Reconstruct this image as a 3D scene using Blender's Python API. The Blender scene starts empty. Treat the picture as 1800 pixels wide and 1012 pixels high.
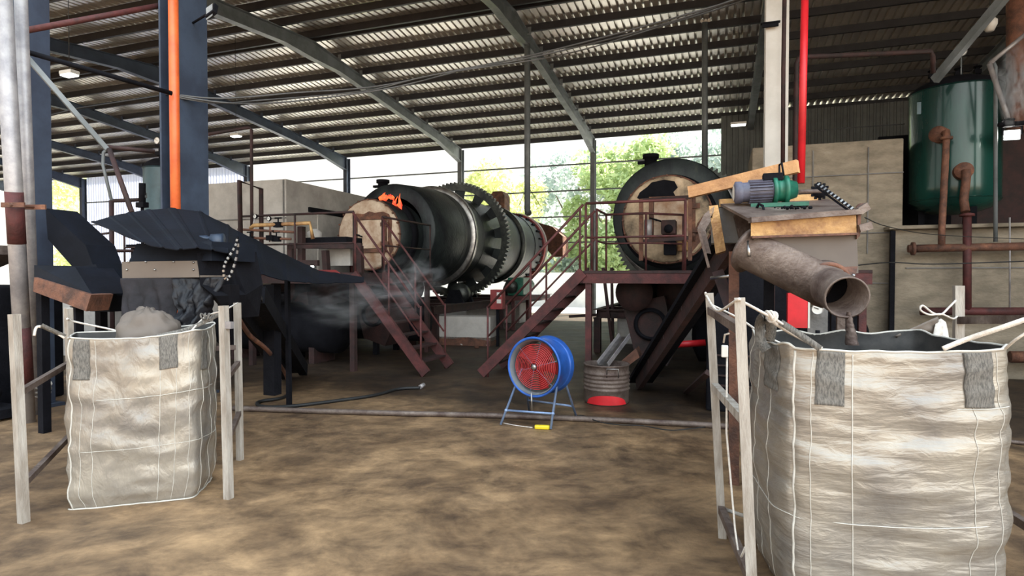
import bpy, math, random
from mathutils import Vector, Matrix, noise
random.seed(7)
SC = bpy.context.scene
COL = SC.collection
# ------------------------------------------------------------------ camera, sky, sun, exposure
FPX, CH, HOR = 1040.0, 1.62, 485.0
PITCH = math.atan((506 - HOR) / FPX)
cam = bpy.data.objects.new('camera', bpy.data.cameras.new('camera'))
COL.objects.link(cam); SC.camera = cam
cam.data.sensor_width = 36; cam.data.lens = 36 * FPX / 1800
cam.data.clip_end = 400; cam.data.clip_start = 0.05
cam.location = (0, 0, CH); cam.rotation_euler = (math.pi / 2 - PITCH, 0, 0)
SC.view_settings.view_transform = 'Standard'; SC.view_settings.look = 'None'
SC.view_settings.gamma = 1; SC.view_settings.use_curve_mapping = False
SC.view_settings.exposure = 0.72
wd = bpy.data.worlds.new('sky'); SC.world = wd; wd.use_nodes = True
nt = wd.node_tree; bg = nt.nodes['Background']
bg.inputs[1].default_value = 1.8
tc = nt.nodes.new('ShaderNodeTexCoord'); sp = nt.nodes.new('ShaderNodeSeparateXYZ')
cr = nt.nodes.new('ShaderNodeValToRGB')
cr.color_ramp.elements[0].position = 0.0; cr.color_ramp.elements[0].color = (1.0, 0.93, 0.80, 1)
cr.color_ramp.elements[1].position = 0.55; cr.color_ramp.elements[1].color = (0.75, 0.88, 1.0, 1)
nt.links.new(tc.outputs['Generated'], sp.inputs[0]); nt.links.new(sp.outputs['Z'], cr.inputs[0])
nt.links.new(cr.outputs[0], bg.inputs[0])
# the open sky is brighter on the sunny side, behind and to the right of the viewer
dp = nt.nodes.new('ShaderNodeVectorMath'); dp.operation = 'DOT_PRODUCT'; dp.inputs[1].default_value = (.72, -.55, .42)
nt.links.new(tc.outputs['Generated'], dp.inputs[0])
mr = nt.nodes.new('ShaderNodeMapRange'); mr.inputs[1].default_value = -.1; mr.inputs[2].default_value = 1.0; mr.inputs[3].default_value = .9; mr.inputs[4].default_value = 3.3
nt.links.new(dp.outputs['Value'], mr.inputs[0]); nt.links.new(mr.outputs[0], bg.inputs[1])
sun = bpy.data.objects.new('sun', bpy.data.lights.new('sun', 'SUN')); COL.objects.link(sun)
sun.data.energy = 14; sun.data.angle = math.radians(1.5); sun.data.color = (1.0, 0.93, 0.80)
sun.rotation_euler = (math.radians(-16), math.radians(34), 0)

# ------------------------------------------------------------------ frames and pixel helpers
PHI = math.radians(19.2)
U = Vector((math.cos(PHI), -math.sin(PHI), 0)); V = Vector((math.sin(PHI), math.cos(PHI), 0)); Z = Vector((0, 0, 1))
def F(s, w, z): return U * s + V * w + Z * z
def ray(px, py):
    x = (px - 900) / FPX; y = -(py - 506) / FPX
    c, s_ = math.cos(PITCH), math.sin(PITCH)
    return Vector((x, c + y * s_, y * c - s_))
def W(px, py, Y):
    d = ray(px, py); return Vector((0, 0, CH)) + d * (Y / d.y)
def G(px, py, z=0.0):
    d = ray(px, py); return Vector((0, 0, CH)) + d * ((z - CH) / d.z)
def PW(px, py, w):
    d = ray(px, py); return Vector((0, 0, CH)) + d * (w / d.dot(V))
def vz(p, z): return Vector((p.x, p.y, z))

# ------------------------------------------------------------------ materials
MATS = {}
def mat(name, c1, c2=None, rough=0.6, metal=0.0, scale=3.0, bump=0.0, c3=None, detail=6, bscale=None, stretch=None, trans=0, coat=0, spec=None):
    if name in MATS: return MATS[name]
    m = bpy.data.materials.new(name); m.use_nodes = True; n = m.node_tree; b = n.nodes['Principled BSDF']
    b.inputs['Roughness'].default_value = rough; b.inputs['Metallic'].default_value = metal
    if trans: b.inputs['Transmission Weight'].default_value = trans
    if spec is not None: b.inputs['Specular IOR Level'].default_value = spec
    if coat: b.inputs['Coat Weight'].default_value = coat
    c2 = c2 or tuple(x * 0.6 for x in c1)
    g = n.nodes.new('ShaderNodeNewGeometry')
    src = g.outputs['Position']
    if stretch:
        mp = n.nodes.new('ShaderNodeMapping'); mp.inputs['Scale'].default_value = stretch
        n.links.new(src, mp.inputs[0]); src = mp.outputs[0]
    nz = n.nodes.new('ShaderNodeTexNoise'); nz.inputs['Scale'].default_value = scale; nz.inputs['Detail'].default_value = detail
    nz.inputs['Roughness'].default_value = 0.65
    n.links.new(src, nz.inputs['Vector'])
    r = n.nodes.new('ShaderNodeValToRGB'); e = r.color_ramp.elements
    e[0].position = 0.36; e[0].color = (*c2, 1); e[1].position = 0.62; e[1].color = (*c1, 1)
    if c3:
        q = e.new(0.72); q.color = (*c3, 1)
    n.links.new(nz.outputs['Fac'], r.inputs[0]); n.links.new(r.outputs[0], b.inputs['Base Color'])
    if bump:
        bn = n.nodes.new('ShaderNodeTexNoise'); bn.inputs['Scale'].default_value = bscale or scale * 8
        bn.inputs['Detail'].default_value = 5
        n.links.new(src, bn.inputs['Vector'])
        bp = n.nodes.new('ShaderNodeBump'); bp.inputs['Strength'].default_value = bump; bp.inputs['Distance'].default_value = 0.02
        n.links.new(bn.outputs['Fac'], bp.inputs['Height']); n.links.new(bp.outputs[0], b.inputs['Normal'])
    MATS[name] = m; return m
def emat(name, c, s):
    if name in MATS: return MATS[name]
    m = bpy.data.materials.new(name); m.use_nodes = True; b = m.node_tree.nodes['Principled BSDF']
    b.inputs['Base Color'].default_value = (*c, 1); b.inputs['Emission Color'].default_value = (*c, 1)
    b.inputs['Emission Strength'].default_value = s
    MATS[name] = m; return m

M = dict(
 floor=None,
 ceil=mat('roof_sheet', (.78,.76,.70), (.62,.60,.57), .33, .6, 1.2, .1),
 steelblue=mat('blue_grey_paint', (.055,.075,.115), (.035,.045,.07), .5, .1, 2, .1),
 steelgrey=mat('grey_steel_paint', (.20,.22,.23), (.12,.135,.14), .5, .1, 2, .1),
 purlin=mat('dark_purlin', (.035,.035,.04), (.02,.02,.025), .6, .1, 2),
 cladl=mat('pale_cladding', (.55,.60,.80), (.42,.47,.66), .45, .1, 1),
 cladr=mat('grey_cladding', (.16,.17,.16), (.10,.105,.10), .6, .1, 1),
 white=mat('white_paint', (.60,.57,.52), (.48,.45,.40), .45, 0, 1.5, .1),
 rust=mat('rust', (.20,.085,.05), (.07,.035,.025), .75, .1, 6, .4, (.30,.15,.08)),
 maroon=mat('maroon_paint', (.11,.028,.026), (.045,.016,.015), .7, .1, 5, .25),
 dkmaroon=mat('sooty_maroon', (.05,.020,.018), (.02,.012,.011), .75, .1, 5, .25),
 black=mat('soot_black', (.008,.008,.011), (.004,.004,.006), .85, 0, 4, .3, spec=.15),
 drum=mat('sooty_drum_steel', (.030,.040,.040), (.010,.012,.016), .5, .35, 2.2, .35, (.06,.065,.055), stretch=(1,1,.6)),
 drum2=mat('worn_drum_steel', (.075,.08,.07), (.025,.028,.03), .4, .6, 3, .3, (.13,.13,.11)),
 bright=mat('polished_steel', (.45,.44,.42), (.20,.19,.19), .3, .9, 5, .1),
 galv=mat('galvanised_pipe', (.40,.37,.36), (.24,.225,.23), .5, .35, 5, .1),
 concrete=mat('furnace_concrete', (.30,.25,.185), (.18,.15,.11), .9, 0, 2.2, .5, (.36,.31,.24), stretch=(1,1,2.2)),
 concretel=mat('pale_furnace_concrete', (.50,.47,.43), (.36,.33,.30), .9, 0, 1.8, .4),
 concreted=mat('grey_concrete', (.22,.21,.20), (.13,.125,.12), .9, 0, 2.5, .5),
 cream=mat('refractory_cream', (.64,.52,.40), (.34,.20,.12), .85, 0, 2.4, .4, (.72,.64,.52)),
 orange=mat('orange_pipe_paint', (.80,.16,.04), (.62,.11,.03), .4, 0, 3),
 red=mat('red_paint', (.70,.02,.03), (.5,.015,.02), .4, 0, 3),
 redp=mat('red_primer', (.32,.04,.04), (.20,.03,.03), .55, 0, 4),
 green=mat('green_tank_paint', (.008,.062,.048), (.004,.026,.024), .25, .15, 1.4, .08, coat=.3, stretch=(1,1,.3)),
 teal=mat('grey_green_tank_paint', (.05,.10,.12), (.03,.06,.07), .35, .1, 2, .1),
 motorgreen=mat('green_gearbox_paint', (.02,.16,.10), (.01,.08,.05), .4, .1, 8),
 motorblue=mat('grey_blue_motor_paint', (.14,.14,.19), (.07,.07,.10), .45, .1, 8),
 fanblue=mat('blue_fan_paint', (.03,.13,.50), (.02,.08,.32), .35, .1, 6),
 fangrey=mat('grey_blue_tube', (.28,.38,.58), (.16,.24,.42), .35, .3, 6),
 fanred=mat('red_fan_grille', (.50,.035,.035), (.30,.02,.02), .45, .1, 6),
 wood=mat('weathered_timber', (.42,.38,.33), (.25,.21,.17), .8, 0, 6, .3, stretch=(3,3,.5)),
 plank=mat('orange_timber', (.66,.36,.16), (.40,.20,.09), .7, 0, 5, .3),
 brass=mat('rusty_yellow_steel', (.55,.33,.13), (.20,.09,.04), .6, .3, 4, .4, (.62,.42,.20)),
 steelbrown=mat('brown_scaled_steel', (.20,.155,.13), (.09,.06,.05), .6, .45, 5, .35, (.30,.24,.20)),
 flat=mat('brown_grey_plate', (.155,.125,.10), (.12,.095,.08), .7, .1, 1),
 rope=mat('white_rope', (.72,.66,.58), (.5,.45,.4), .9, 0, 30, .3),
 cable=mat('black_cable', (.015,.015,.015), None, .6),
 cablel=mat('grey_cable', (.10,.10,.10), (.06,.06,.06), .5),
 yellow=mat('yellow_plastic', (.85,.68,.02), (.75,.55,.02), .4),
 plastic=mat('black_plastic_sheet', (.010,.010,.013), (.006,.006,.008), .5, 0, 6, .5, bscale=14, spec=.3),
 cloth=mat('charcoal_filter_cloth', (.035,.032,.036), (.02,.02,.022), .9, 0, 4, .3, spec=.15),
 sheet=mat('dark_roof_sheet', (.006,.008,.014), (.003,.004,.007), .7, 0, 3, .1, spec=.2),
 dial=mat('gauge_dial', (.75,.73,.68), (.65,.63,.58), .4),
 yard=mat('yard_concrete', (.75,.73,.68), (.62,.60,.56), .9, 0, .6, .2),
 boundary=mat('boundary_wall', (.85,.84,.80), (.70,.68,.65), .9, 0, .8, .1),
 bark=mat('bark', (.16,.12,.08), (.08,.06,.04), .9, 0, 6, .4),
)
def cladmat():
    m = M['cladl']; n = m.node_tree; b = n.nodes['Principled BSDF']; out = n.nodes['Material Output']
    tr = n.nodes.new('ShaderNodeBsdfTranslucent'); tr.inputs[0].default_value = (.60, .64, .80, 1)
    mx = n.nodes.new('ShaderNodeMixShader'); mx.inputs[0].default_value = .35
    n.links.new(b.outputs[0], mx.inputs[1]); n.links.new(tr.outputs[0], mx.inputs[2]); n.links.new(mx.outputs[0], out.inputs[0])
cladmat()
def bagmat(nm='woven_bag_fabric', sts=((1, 1, 7), (1, 1, 2.5)), bs=.28):
    m = mat(nm, (.34,.30,.245), (.21,.19,.17), .34, .3, 2.2, 0)
    n = m.node_tree; b = n.nodes['Principled BSDF']
    g = n.nodes.new('ShaderNodeNewGeometry')
    outs = []
    for sc_, st in ((3.5, sts[0]), (9, sts[1])):
        mp = n.nodes.new('ShaderNodeMapping'); mp.inputs['Scale'].default_value = st
        n.links.new(g.outputs['Position'], mp.inputs[0])
        t = n.nodes.new('ShaderNodeTexNoise'); t.inputs['Scale'].default_value = sc_; t.inputs['Detail'].default_value = 5
        t.inputs['Distortion'].default_value = .6
        n.links.new(mp.outputs[0], t.inputs['Vector']); outs.append(t.outputs['Fac'])
    mm = n.nodes.new('ShaderNodeMath'); mm.operation = 'ADD'
    n.links.new(outs[0], mm.inputs[0]); n.links.new(outs[1], mm.inputs[1])
    bp = n.nodes.new('ShaderNodeBump'); bp.inputs['Strength'].default_value = bs; bp.inputs['Distance'].default_value = .03
    n.links.new(mm.outputs[0], bp.inputs['Height']); n.links.new(bp.outputs[0], b.inputs['Normal'])
    return m
M['bag'] = bagmat()
M['bagl'] = bagmat('creased_bag_fabric', ((1, 1, .8), (1.3, 1.3, .7)), .5)
M['sootbag'] = mat('sooty_bag_lining', (.06,.055,.05), (.02,.02,.02), .7, 0, 5)
M['thread'] = mat('pale_seam_thread', (.55,.52,.46), (.45,.42,.37), .7, 0, 20)
M['web'] = mat('grey_webbing', (.36,.33,.29), (.16,.15,.135), .8, 0, 60, .8, detail=2, stretch=(3,3,.6))
def floormat():
    m = bpy.data.materials.new('dusty_floor'); m.use_nodes = True; n = m.node_tree; b = n.nodes['Principled BSDF']
    g = n.nodes.new('ShaderNodeNewGeometry')
    def nz(s, d=7, st=None, dist=0):
        src = g.outputs['Position']
        if st:
            mp = n.nodes.new('ShaderNodeMapping'); mp.inputs['Scale'].default_value = st; n.links.new(src, mp.inputs[0]); src = mp.outputs[0]
        t = n.nodes.new('ShaderNodeTexNoise'); t.inputs['Scale'].default_value = s; t.inputs['Detail'].default_value = d
        t.inputs['Roughness'].default_value = .7; t.inputs['Distortion'].default_value = dist
        n.links.new(src, t.inputs['Vector']); return t.outputs['Fac']
    def ramp(f, a, b_, pa, pb):
        r = n.nodes.new('ShaderNodeValToRGB'); e = r.color_ramp.elements
        e[0].position = pa; e[0].color = (*a, 1); e[1].position = pb; e[1].color = (*b_, 1); n.links.new(f, r.inputs[0]); return r.outputs[0]
    a = ramp(nz(.75, 9, (1, 1, 1), .3), (.13, .083, .050), (.44, .29, .165), .34, .74)
    d = ramp(nz(3.6, 10, (.8, 1, 1), .35), (.42, .38, .34), (1.45, 1.38, 1.22), .34, .70)
    mx = n.nodes.new('ShaderNodeMix'); mx.data_type = 'RGBA'; mx.blend_type = 'MULTIPLY'; mx.inputs[0].default_value = 1
    n.links.new(a, mx.inputs[6]); n.links.new(d, mx.inputs[7])
    so = ramp(nz(.8, 6, (1, 1, 1), 1.2), (.42, .38, .36), (1, 1, 1), .30, .56)   # trodden soot patches
    mx2 = n.nodes.new('ShaderNodeMix'); mx2.data_type = 'RGBA'; mx2.blend_type = 'MULTIPLY'; mx2.inputs[0].default_value = 1
    n.links.new(mx.outputs[2], mx2.inputs[6]); n.links.new(so, mx2.inputs[7])
    # dimmer light beyond the aisle painted into the slab colour with char dust, ragged-edged
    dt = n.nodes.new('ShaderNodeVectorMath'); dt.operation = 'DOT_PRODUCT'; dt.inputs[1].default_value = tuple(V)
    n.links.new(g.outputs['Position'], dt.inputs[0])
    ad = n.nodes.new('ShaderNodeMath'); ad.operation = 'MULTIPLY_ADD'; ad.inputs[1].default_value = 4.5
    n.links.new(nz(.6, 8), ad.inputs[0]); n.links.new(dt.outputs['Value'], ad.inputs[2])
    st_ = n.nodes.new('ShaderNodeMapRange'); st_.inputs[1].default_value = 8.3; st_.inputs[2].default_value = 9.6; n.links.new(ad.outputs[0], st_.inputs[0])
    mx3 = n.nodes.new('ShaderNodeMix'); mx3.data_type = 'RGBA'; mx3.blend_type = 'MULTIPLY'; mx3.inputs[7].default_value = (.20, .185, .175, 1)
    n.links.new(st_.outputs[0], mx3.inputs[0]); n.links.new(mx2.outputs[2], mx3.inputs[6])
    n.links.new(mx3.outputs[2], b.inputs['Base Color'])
    r = n.nodes.new('ShaderNodeMapRange'); r.inputs[3].default_value = .38; r.inputs[4].default_value = .85
    n.links.new(nz(1.1, 5), r.inputs[0]); n.links.new(r.outputs[0], b.inputs['Roughness'])
    bp = n.nodes.new('ShaderNodeBump'); bp.inputs['Strength'].default_value = .35; bp.inputs['Distance'].default_value = .02
    n.links.new(nz(14, 8), bp.inputs['Height']); n.links.new(bp.outputs[0], b.inputs['Normal'])
    return m
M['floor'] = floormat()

# ------------------------------------------------------------------ mesh builder
OFF = {}
def tag(o, label=None, cat=None, group=None, kind=None):
    if label: o['label'] = label
    if cat: o['category'] = cat
    if group: o['group'] = group
    if kind: o['kind'] = kind
    return o
def thing(name, label, cat, loc, group=None, kind=None):
    o = bpy.data.objects.new(name, None); COL.objects.link(o); o.location = loc
    o.empty_display_size = .1
    OFF[o.name] = Vector(loc)
    return tag(o, label, cat, group, kind)
class MB:
    def __init__(s): s.v = []; s.f = []; s.sm = []
    def add(s, vs, fs, smooth=False):
        k = len(s.v); s.v += [Vector(p) for p in vs]
        s.f += [tuple(i + k for i in f) for f in fs]; s.sm += [smooth] * len(fs); return s
    def box(s, c, size, ax=None):
        x, y, z = ax or (U, V, Z); a, b, d = [q / 2 for q in size]; c = Vector(c)
        vs = [c + x * (i * a) + y * (j * b) + z * (k * d) for i in (-1, 1) for j in (-1, 1) for k in (-1, 1)]
        return s.add(vs, [(0,1,3,2),(4,6,7,5),(0,4,5,1),(2,3,7,6),(0,2,6,4),(1,5,7,3)])
    def beam(s, a, b, w, h, up=Z):
        a, b = Vector(a), Vector(b); d = (b - a).normalized()
        x = d.cross(up)
        if x.length < 1e-4: x = d.cross(V)
        x.normalize(); y = x.cross(d).normalized()
        return s.box((a + b) / 2, (w, (b - a).length, h), (x, d, y))
    def hbeam(s, a, b, w, h, tf=.02, tw=.015, up=Z):
        a, b = Vector(a), Vector(b); d = (b - a).normalized(); x = d.cross(up).normalized(); y = x.cross(d).normalized()
        o = y * (h / 2 - tf / 2)
        s.beam(a + o, b + o, w, tf, up); s.beam(a - o, b - o, w, tf, up); s.beam(a, b, tw, h - 2 * tf, up); return s
    def tube(s, a, b, r, r2=None, n=14, caps=True):
        return s.path([a, b], r, n, caps, [r, r if r2 is None else r2])
    def path(s, pts, r, n=8, caps=True, rs=None):
        pts = [Vector(p) for p in pts]; k = len(s.v); N = len(pts)
        d0 = (pts[1] - pts[0]).normalized(); x = d0.cross(Z)
        if x.length < 1e-3: x = d0.cross(U)
        x.normalize()
        for i, p in enumerate(pts):
            d = (pts[min(i + 1, N - 1)] - pts[max(i - 1, 0)]).normalized()
            x = (x - d * x.dot(d)).normalized(); y = d.cross(x)
            rr = rs[i] if rs else r
            for j in range(n):
                a = 2 * math.pi * j / n; s.v.append(p + (x * math.cos(a) + y * math.sin(a)) * rr)
        for i in range(N - 1):
            for j in range(n):
                j2 = (j + 1) % n; s.f.append((k + i*n + j, k + i*n + j2, k + (i+1)*n + j2, k + (i+1)*n + j)); s.sm.append(True)
        if caps:
            s.f.append(tuple(k + j for j in reversed(range(n)))); s.sm.append(False)
            s.f.append(tuple(k + (N-1)*n + j for j in range(n))); s.sm.append(False)
        return s
    def lathe(s, o, ax, prof, n=40, a0=0, a1=2*math.pi, smooth=True):
        o = Vector(o); ax = Vector(ax).normalized(); x = ax.cross(Z)
        if x.length < 1e-3: x = Vector((1, 0, 0))
        x.normalize(); y = x.cross(ax).normalized(); k = len(s.v)
        full = abs(a1 - a0 - 2*math.pi) < 1e-6; m = n if full else n + 1
        for t, r in prof:
            for j in range(m):
                a = a0 + (a1 - a0) * j / n; s.v.append(o + ax * t + (x * math.cos(a) + y * math.sin(a)) * max(r, 1e-4))
        for i in range(len(prof) - 1):
            sharp = False
            for j in range(n):
                j2 = (j + 1) % m; s.f.append((k + i*m + j, k + i*m + j2, k + (i+1)*m + j2, k + (i+1)*m + j)); s.sm.append(smooth)
        return s
    def prism(s, pts, vec):
        n = len(pts); vec = Vector(vec); p = [Vector(q) for q in pts]
        return s.add(p + [q + vec for q in p], [tuple(range(n)), tuple(reversed(range(n, 2*n)))] + [(i, i + n, (i+1) % n + n, (i+1) % n) for i in range(n)])
    def grid(s, nu, nv, fn, smooth=True, closed=False):
        k = len(s.v)
        for i in range(nu + 1):
            for j in range(nv + 1): s.v.append(Vector(fn(i / nu, j / nv)))
        for i in range(nu):
            for j in range(nv):
                a = k + i*(nv+1) + j; s.f.append((a, a+1, a+nv+2, a+nv+1)); s.sm.append(smooth)
        return s
    def sphere(s, c, r, n=14, sc=(1, 1, 1)):
        c = Vector(c)
        def fn(u, v):
            a, b = u * math.pi, v * 2 * math.pi
            return c + Vector((math.sin(a)*math.cos(b)*r*sc[0], math.sin(a)*math.sin(b)*r*sc[1], math.cos(a)*r*sc[2]))
        return s.grid(n // 2 + 2, n, fn)
    def torus(s, o, ax, R, r, n=40, m=8):
        prof = [(r * math.sin(2*math.pi*i/m), R + r * math.cos(2*math.pi*i/m)) for i in range(m + 1)]
        return s.lathe(o, ax, prof, n)
    def build(s, name, m, parent=None, label=None, cat=None, group=None, kind=None, bevel=0, recalc=True, loc=None):
        me = bpy.data.meshes.new(name)
        if parent is None:
            if loc is None:
                xs = [p.x for p in s.v]; ys = [p.y for p in s.v]; zs = [p.z for p in s.v]
                loc = Vector(((min(xs)+max(xs))/2, (min(ys)+max(ys))/2, min(zs)))
            off = Vector(loc)
        else: off = OFF[parent.name]
        me.from_pydata([tuple(p - off) for p in s.v], [], s.f)
        for p, q in zip(me.polygons, s.sm): p.use_smooth = q
        if recalc:
            import bmesh
            bm = bmesh.new(); bm.from_mesh(me); bmesh.ops.recalc_face_normals(bm, faces=bm.faces); bm.to_mesh(me); bm.free()
        me.update(); me.materials.append(m if not isinstance(m, str) else M[m])
        o = bpy.data.objects.new(name, me); COL.objects.link(o)
        if parent is None: o.location = loc
        else: o.parent = parent
        OFF[o.name] = off
        if bevel:
            b = o.modifiers.new('bevel', 'BEVEL'); b.width = bevel; b.segments = 2; b.limit_method = 'ANGLE'
        return tag(o, label, cat, group, kind)
def copy_tree(o, delta=None, label=None, parent=None):
    c = o.copy(); COL.objects.link(c)
    if parent: c.parent = parent
    if delta is not None: c.location = o.location + Vector(delta)
    OFF[c.name] = OFF[o.name] + (Vector(delta) if delta is not None else Vector((0,0,0)))
    if label: c['label'] = label
    for ch in list(o.children): copy_tree(ch, None, None, c)
    return c
def one(name, m, label, cat, group=None, **k):   # decorator-free helper: returns a builder whose build() tags a single-mesh thing
    return lambda mb: mb.build(name, m, None, label, cat, group, **k)
ORD = ['first','second','third','fourth','fifth','sixth','seventh','eighth','ninth','tenth','eleventh','twelfth']

# ================================================================== SETTING
EAVE, RIDGE, FRONT, SL = 24.5, 14.15, 4.8, .095
def roofz(w): return 7.55 + SL * (EAVE - w) if w >= RIDGE else 7.55 + SL * (EAVE - RIDGE) - SL * (RIDGE - w)
KS = lambda k: -4.94 + 6.02 * k
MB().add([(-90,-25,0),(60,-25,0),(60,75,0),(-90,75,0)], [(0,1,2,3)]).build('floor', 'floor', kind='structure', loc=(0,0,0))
def yard(): # bright concrete yard behind the hall, just above the hall slab
    MB().box(F(-12, EAVE + .3 + 17, .01), (100, 34, .02)).build('trim_1', 'yard', kind='structure')
yard()
# corrugated roof sheets
def roof_half(w0, w1):
    m = MB(); s0, s1, p = -54, 26, .2; n = int((s1 - s0) / p); prof = []
    for i in range(n):
        b = s0 + i * p; prof += [(b, 0), (b + .135, 0), (b + .145, .06), (b + .19, .06)]
    vs = []
    for s_, h in prof:
        vs += [F(s_, w0, roofz(w0) + h), F(s_, w1, roofz(w1) + h)]
    m.add(vs, [(2*i, 2*i+2, 2*i+3, 2*i+1) for i in range(len(prof) - 1)])
    return m
m = roof_half(EAVE + .5, RIDGE); m2 = roof_half(RIDGE, FRONT); m.add(m2.v, m2.f)
m.build('ceiling', 'ceil', kind='structure', recalc=False)
# purlins
NP = 9; dw = (EAVE - RIDGE - .1) / NP
for half in (0, 1):
    for i in range(NP + (1 if half == 0 else 0)):
        w = EAVE - .02 - i * dw if half == 0 else RIDGE - .2 - i * dw
        zt = roofz(w) - .012
        mb = MB()
        mb.box(F(-14, w, zt - .095), (80, .014, .19)); mb.box(F(-14, w + .035, zt - .185), (80, .07, .012)); mb.box(F(-14, w + .035, zt - .012), (80, .07, .012))
        lab = ('dark steel purlin under the far roof slope, %s up from the back eave' % ORD[i]) if half == 0 else ('dark steel purlin on the near roof slope, %s from the ridge' % ORD[i])
        mb.build('roof_purlin', 'purlin', None, lab, 'purlin', 'purlins under the corrugated roof')
# rafters and eave columns
where = {-6:'beyond the far left opening',-5:'at the left end of the pale cladding',-4:'amid the pale cladding, behind the small tank',
 -3:'at the left edge of the furnace house',-2:'between the furnace house and the left kiln',-1:'behind the left kiln gear ring',0:'between the two kilns',
 1:'behind the right kiln at the grey cladding',2:'above the right concrete wall',3:'beyond the green tank'}
for k in range(-6, 4):
    s_ = KS(k); g = 'steelgrey' if k >= -1 else 'steelblue'
    mb = MB(); b0, b1 = F(s_, EAVE - .15, 0), F(s_, RIDGE, 0); b2 = F(s_, FRONT + .1, 0)
    def raft(wa, wb, ha, hb):
        pa, pb = F(s_, wa, roofz(wa) - .24), F(s_, wb, roofz(wb) - .24)
        w_ = .2
        for q in (0, 1):
            z0, z1 = (0, 0) if q == 0 else (-ha + .02, -hb + .02)
            mb.prism([pa + Z*z0 - U*w_/2, pa + Z*z0 + U*w_/2, pa + Z*(z0-.02) + U*w_/2, pa + Z*(z0-.02) - U*w_/2], (pb + Z*z1) - (pa + Z*z0))
        mb.prism([pa - U*.008, pb - U*.008, pb - U*.008 - Z*hb, pa - U*.008 - Z*ha], U * .016)
    raft(EAVE - .1, EAVE - 2.4, .62, .36); raft(EAVE - 2.4, RIDGE + 1.2, .36, .36); raft(RIDGE + 1.2, RIDGE, .36, .5)
    raft(RIDGE, RIDGE - 1.2, .5, .36); raft(RIDGE - 1.2, FRONT, .36, .36)
    for i in range(1, 9):
        w_ = EAVE - .02 - i * dw
        mb.box(F(s_ + .1, w_ - .05, roofz(w_) - .2), (.1, .02, .2))
    mb.build('roof_rafter', g, None, 'steel I-beam rafter meeting the back wall ' + where[k], 'rafter', 'rafters of the hall')
    MB().hbeam(F(s_, EAVE - .02, 0), F(s_, EAVE - .02, 7.3), .2, .3, .015, .012, V).build('steel_column', g, None,
        'slim steel eave column ' + where[k], 'column', 'columns along the back eave')
# back girts in the open bays
for i, z in enumerate((6.35, 5.25, 4.15, 3.05)):
    MB().beam(F(-23, EAVE + .16, z), F(.1, EAVE + .16, z), .05, .06).build('wall_girt', 'steelgrey', None,
        'thin horizontal rail across the open back wall, %s from the top' % ORD[i], 'rail', 'rails across the open back wall')
def clad(name, a, b, z0, z1, m, w, side=None, p=.2):
    mb = MB(); d = (b - a); L = d.length; d.normalize(); nrm = d.cross(Z); n = int(L / p); vs = []
    for i in range(n):
        for t, h in ((0, 0), (.11, 0), (.13, .03), (.18, .03)):
            q = a + d * (i * p + t) + nrm * h; vs += [vz(q, z0), vz(q, z1)]
    mb.add(vs, [(2*i, 2*i+2, 2*i+3, 2*i+1) for i in range(len(vs)//2 - 1)])
    return mb.build(name, m, kind='structure', recalc=False)
clad('wall_back', F(KS(-5), EAVE + .2, 0), F(KS(-3), EAVE + .2, 0), 0, 7.45, 'cladl', 0)
clad('wall_light_block', F(12.5, EAVE - 1.2, 0), F(12.5, 4, 0), 0, 7.6, 'cladr', 0)  # unseen wall added out of view to darken the right side of the hall
clad('wall_right', F(.07, EAVE - 1.2, 0), F(26, EAVE - 1.2, 0), 0, 7.52, 'cladr', 0)
for i, z in enumerate((5.9, 4.6, 3.0)):
    MB().beam(F(KS(-5), EAVE + .1, z), F(KS(-3), EAVE + .1, z), .05, .07).build('cladding_girt', 'steelgrey', None,
       'horizontal rail behind the pale left cladding, %s from the top' % ORD[i], 'rail', 'rails on the pale cladding')
# low boundary wall and fence outside
mb = MB(); mb.box(F(-15, EAVE + 5.5, .9), (95, .25, 1.8)); mb.build('wall_boundary', 'boundary', kind='structure')

# ================================================================== TREES OUTSIDE
def leafmat(name, c1, c2):
    m = mat(name, c1, c2, .5, 0, .8); n = m.node_tree; b = n.nodes['Principled BSDF']
    out = n.nodes['Material Output']; tr = n.nodes.new('ShaderNodeBsdfTranslucent'); tr.inputs[0].default_value = (c1[0]*1.1+.1, c1[1]*1.05+.1, c1[2]+.12, 1)
    mx = n.nodes.new('ShaderNodeMixShader'); mx.inputs[0].default_value = .45
    n.links.new(b.outputs[0], mx.inputs[1]); n.links.new(tr.outputs[0], mx.inputs[2]); n.links.new(mx.outputs[0], out.inputs[0]); return m
LM = [leafmat('yellow_green_leaves', (.66,.70,.36), (.40,.46,.20)), leafmat('green_leaves', (.46,.56,.26), (.22,.32,.14)), leafmat('blue_green_leaves', (.42,.50,.46), (.24,.32,.30))]
def crown_mesh(seed, n, R, H, mt):
    rnd = random.Random(seed); me = bpy.data.meshes.new('crown'); vs = []; fs = []
    blobs = [(Vector((rnd.uniform(-1,1)*R*.65, rnd.uniform(-1,1)*R*.65, rnd.uniform(.12,.9)*H)), rnd.uniform(.28,.5)*R) for _ in range(17)]
    for i in range(n):
        c, r = rnd.choice(blobs); d = Vector((rnd.gauss(0,1), rnd.gauss(0,1), rnd.gauss(0,1))).normalized() * r * rnd.uniform(.55, 1.05)
        p = c + d; a = Vector((rnd.gauss(0,1), rnd.gauss(0,1), rnd.gauss(0,1))).normalized(); b = a.cross(Vector((rnd.gauss(0,1), rnd.gauss(0,1), rnd.gauss(0,1)))).normalized()
        s_ = rnd.uniform(.12, .27); k = len(vs)
        vs += [p - a*s_, p + b*s_*.45, p + a*s_, p - b*s_*.45]; fs.append((k, k+1, k+2, k+3))
    me.from_pydata([tuple(q) for q in vs], [], fs); me.materials.append(mt); return me
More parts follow.
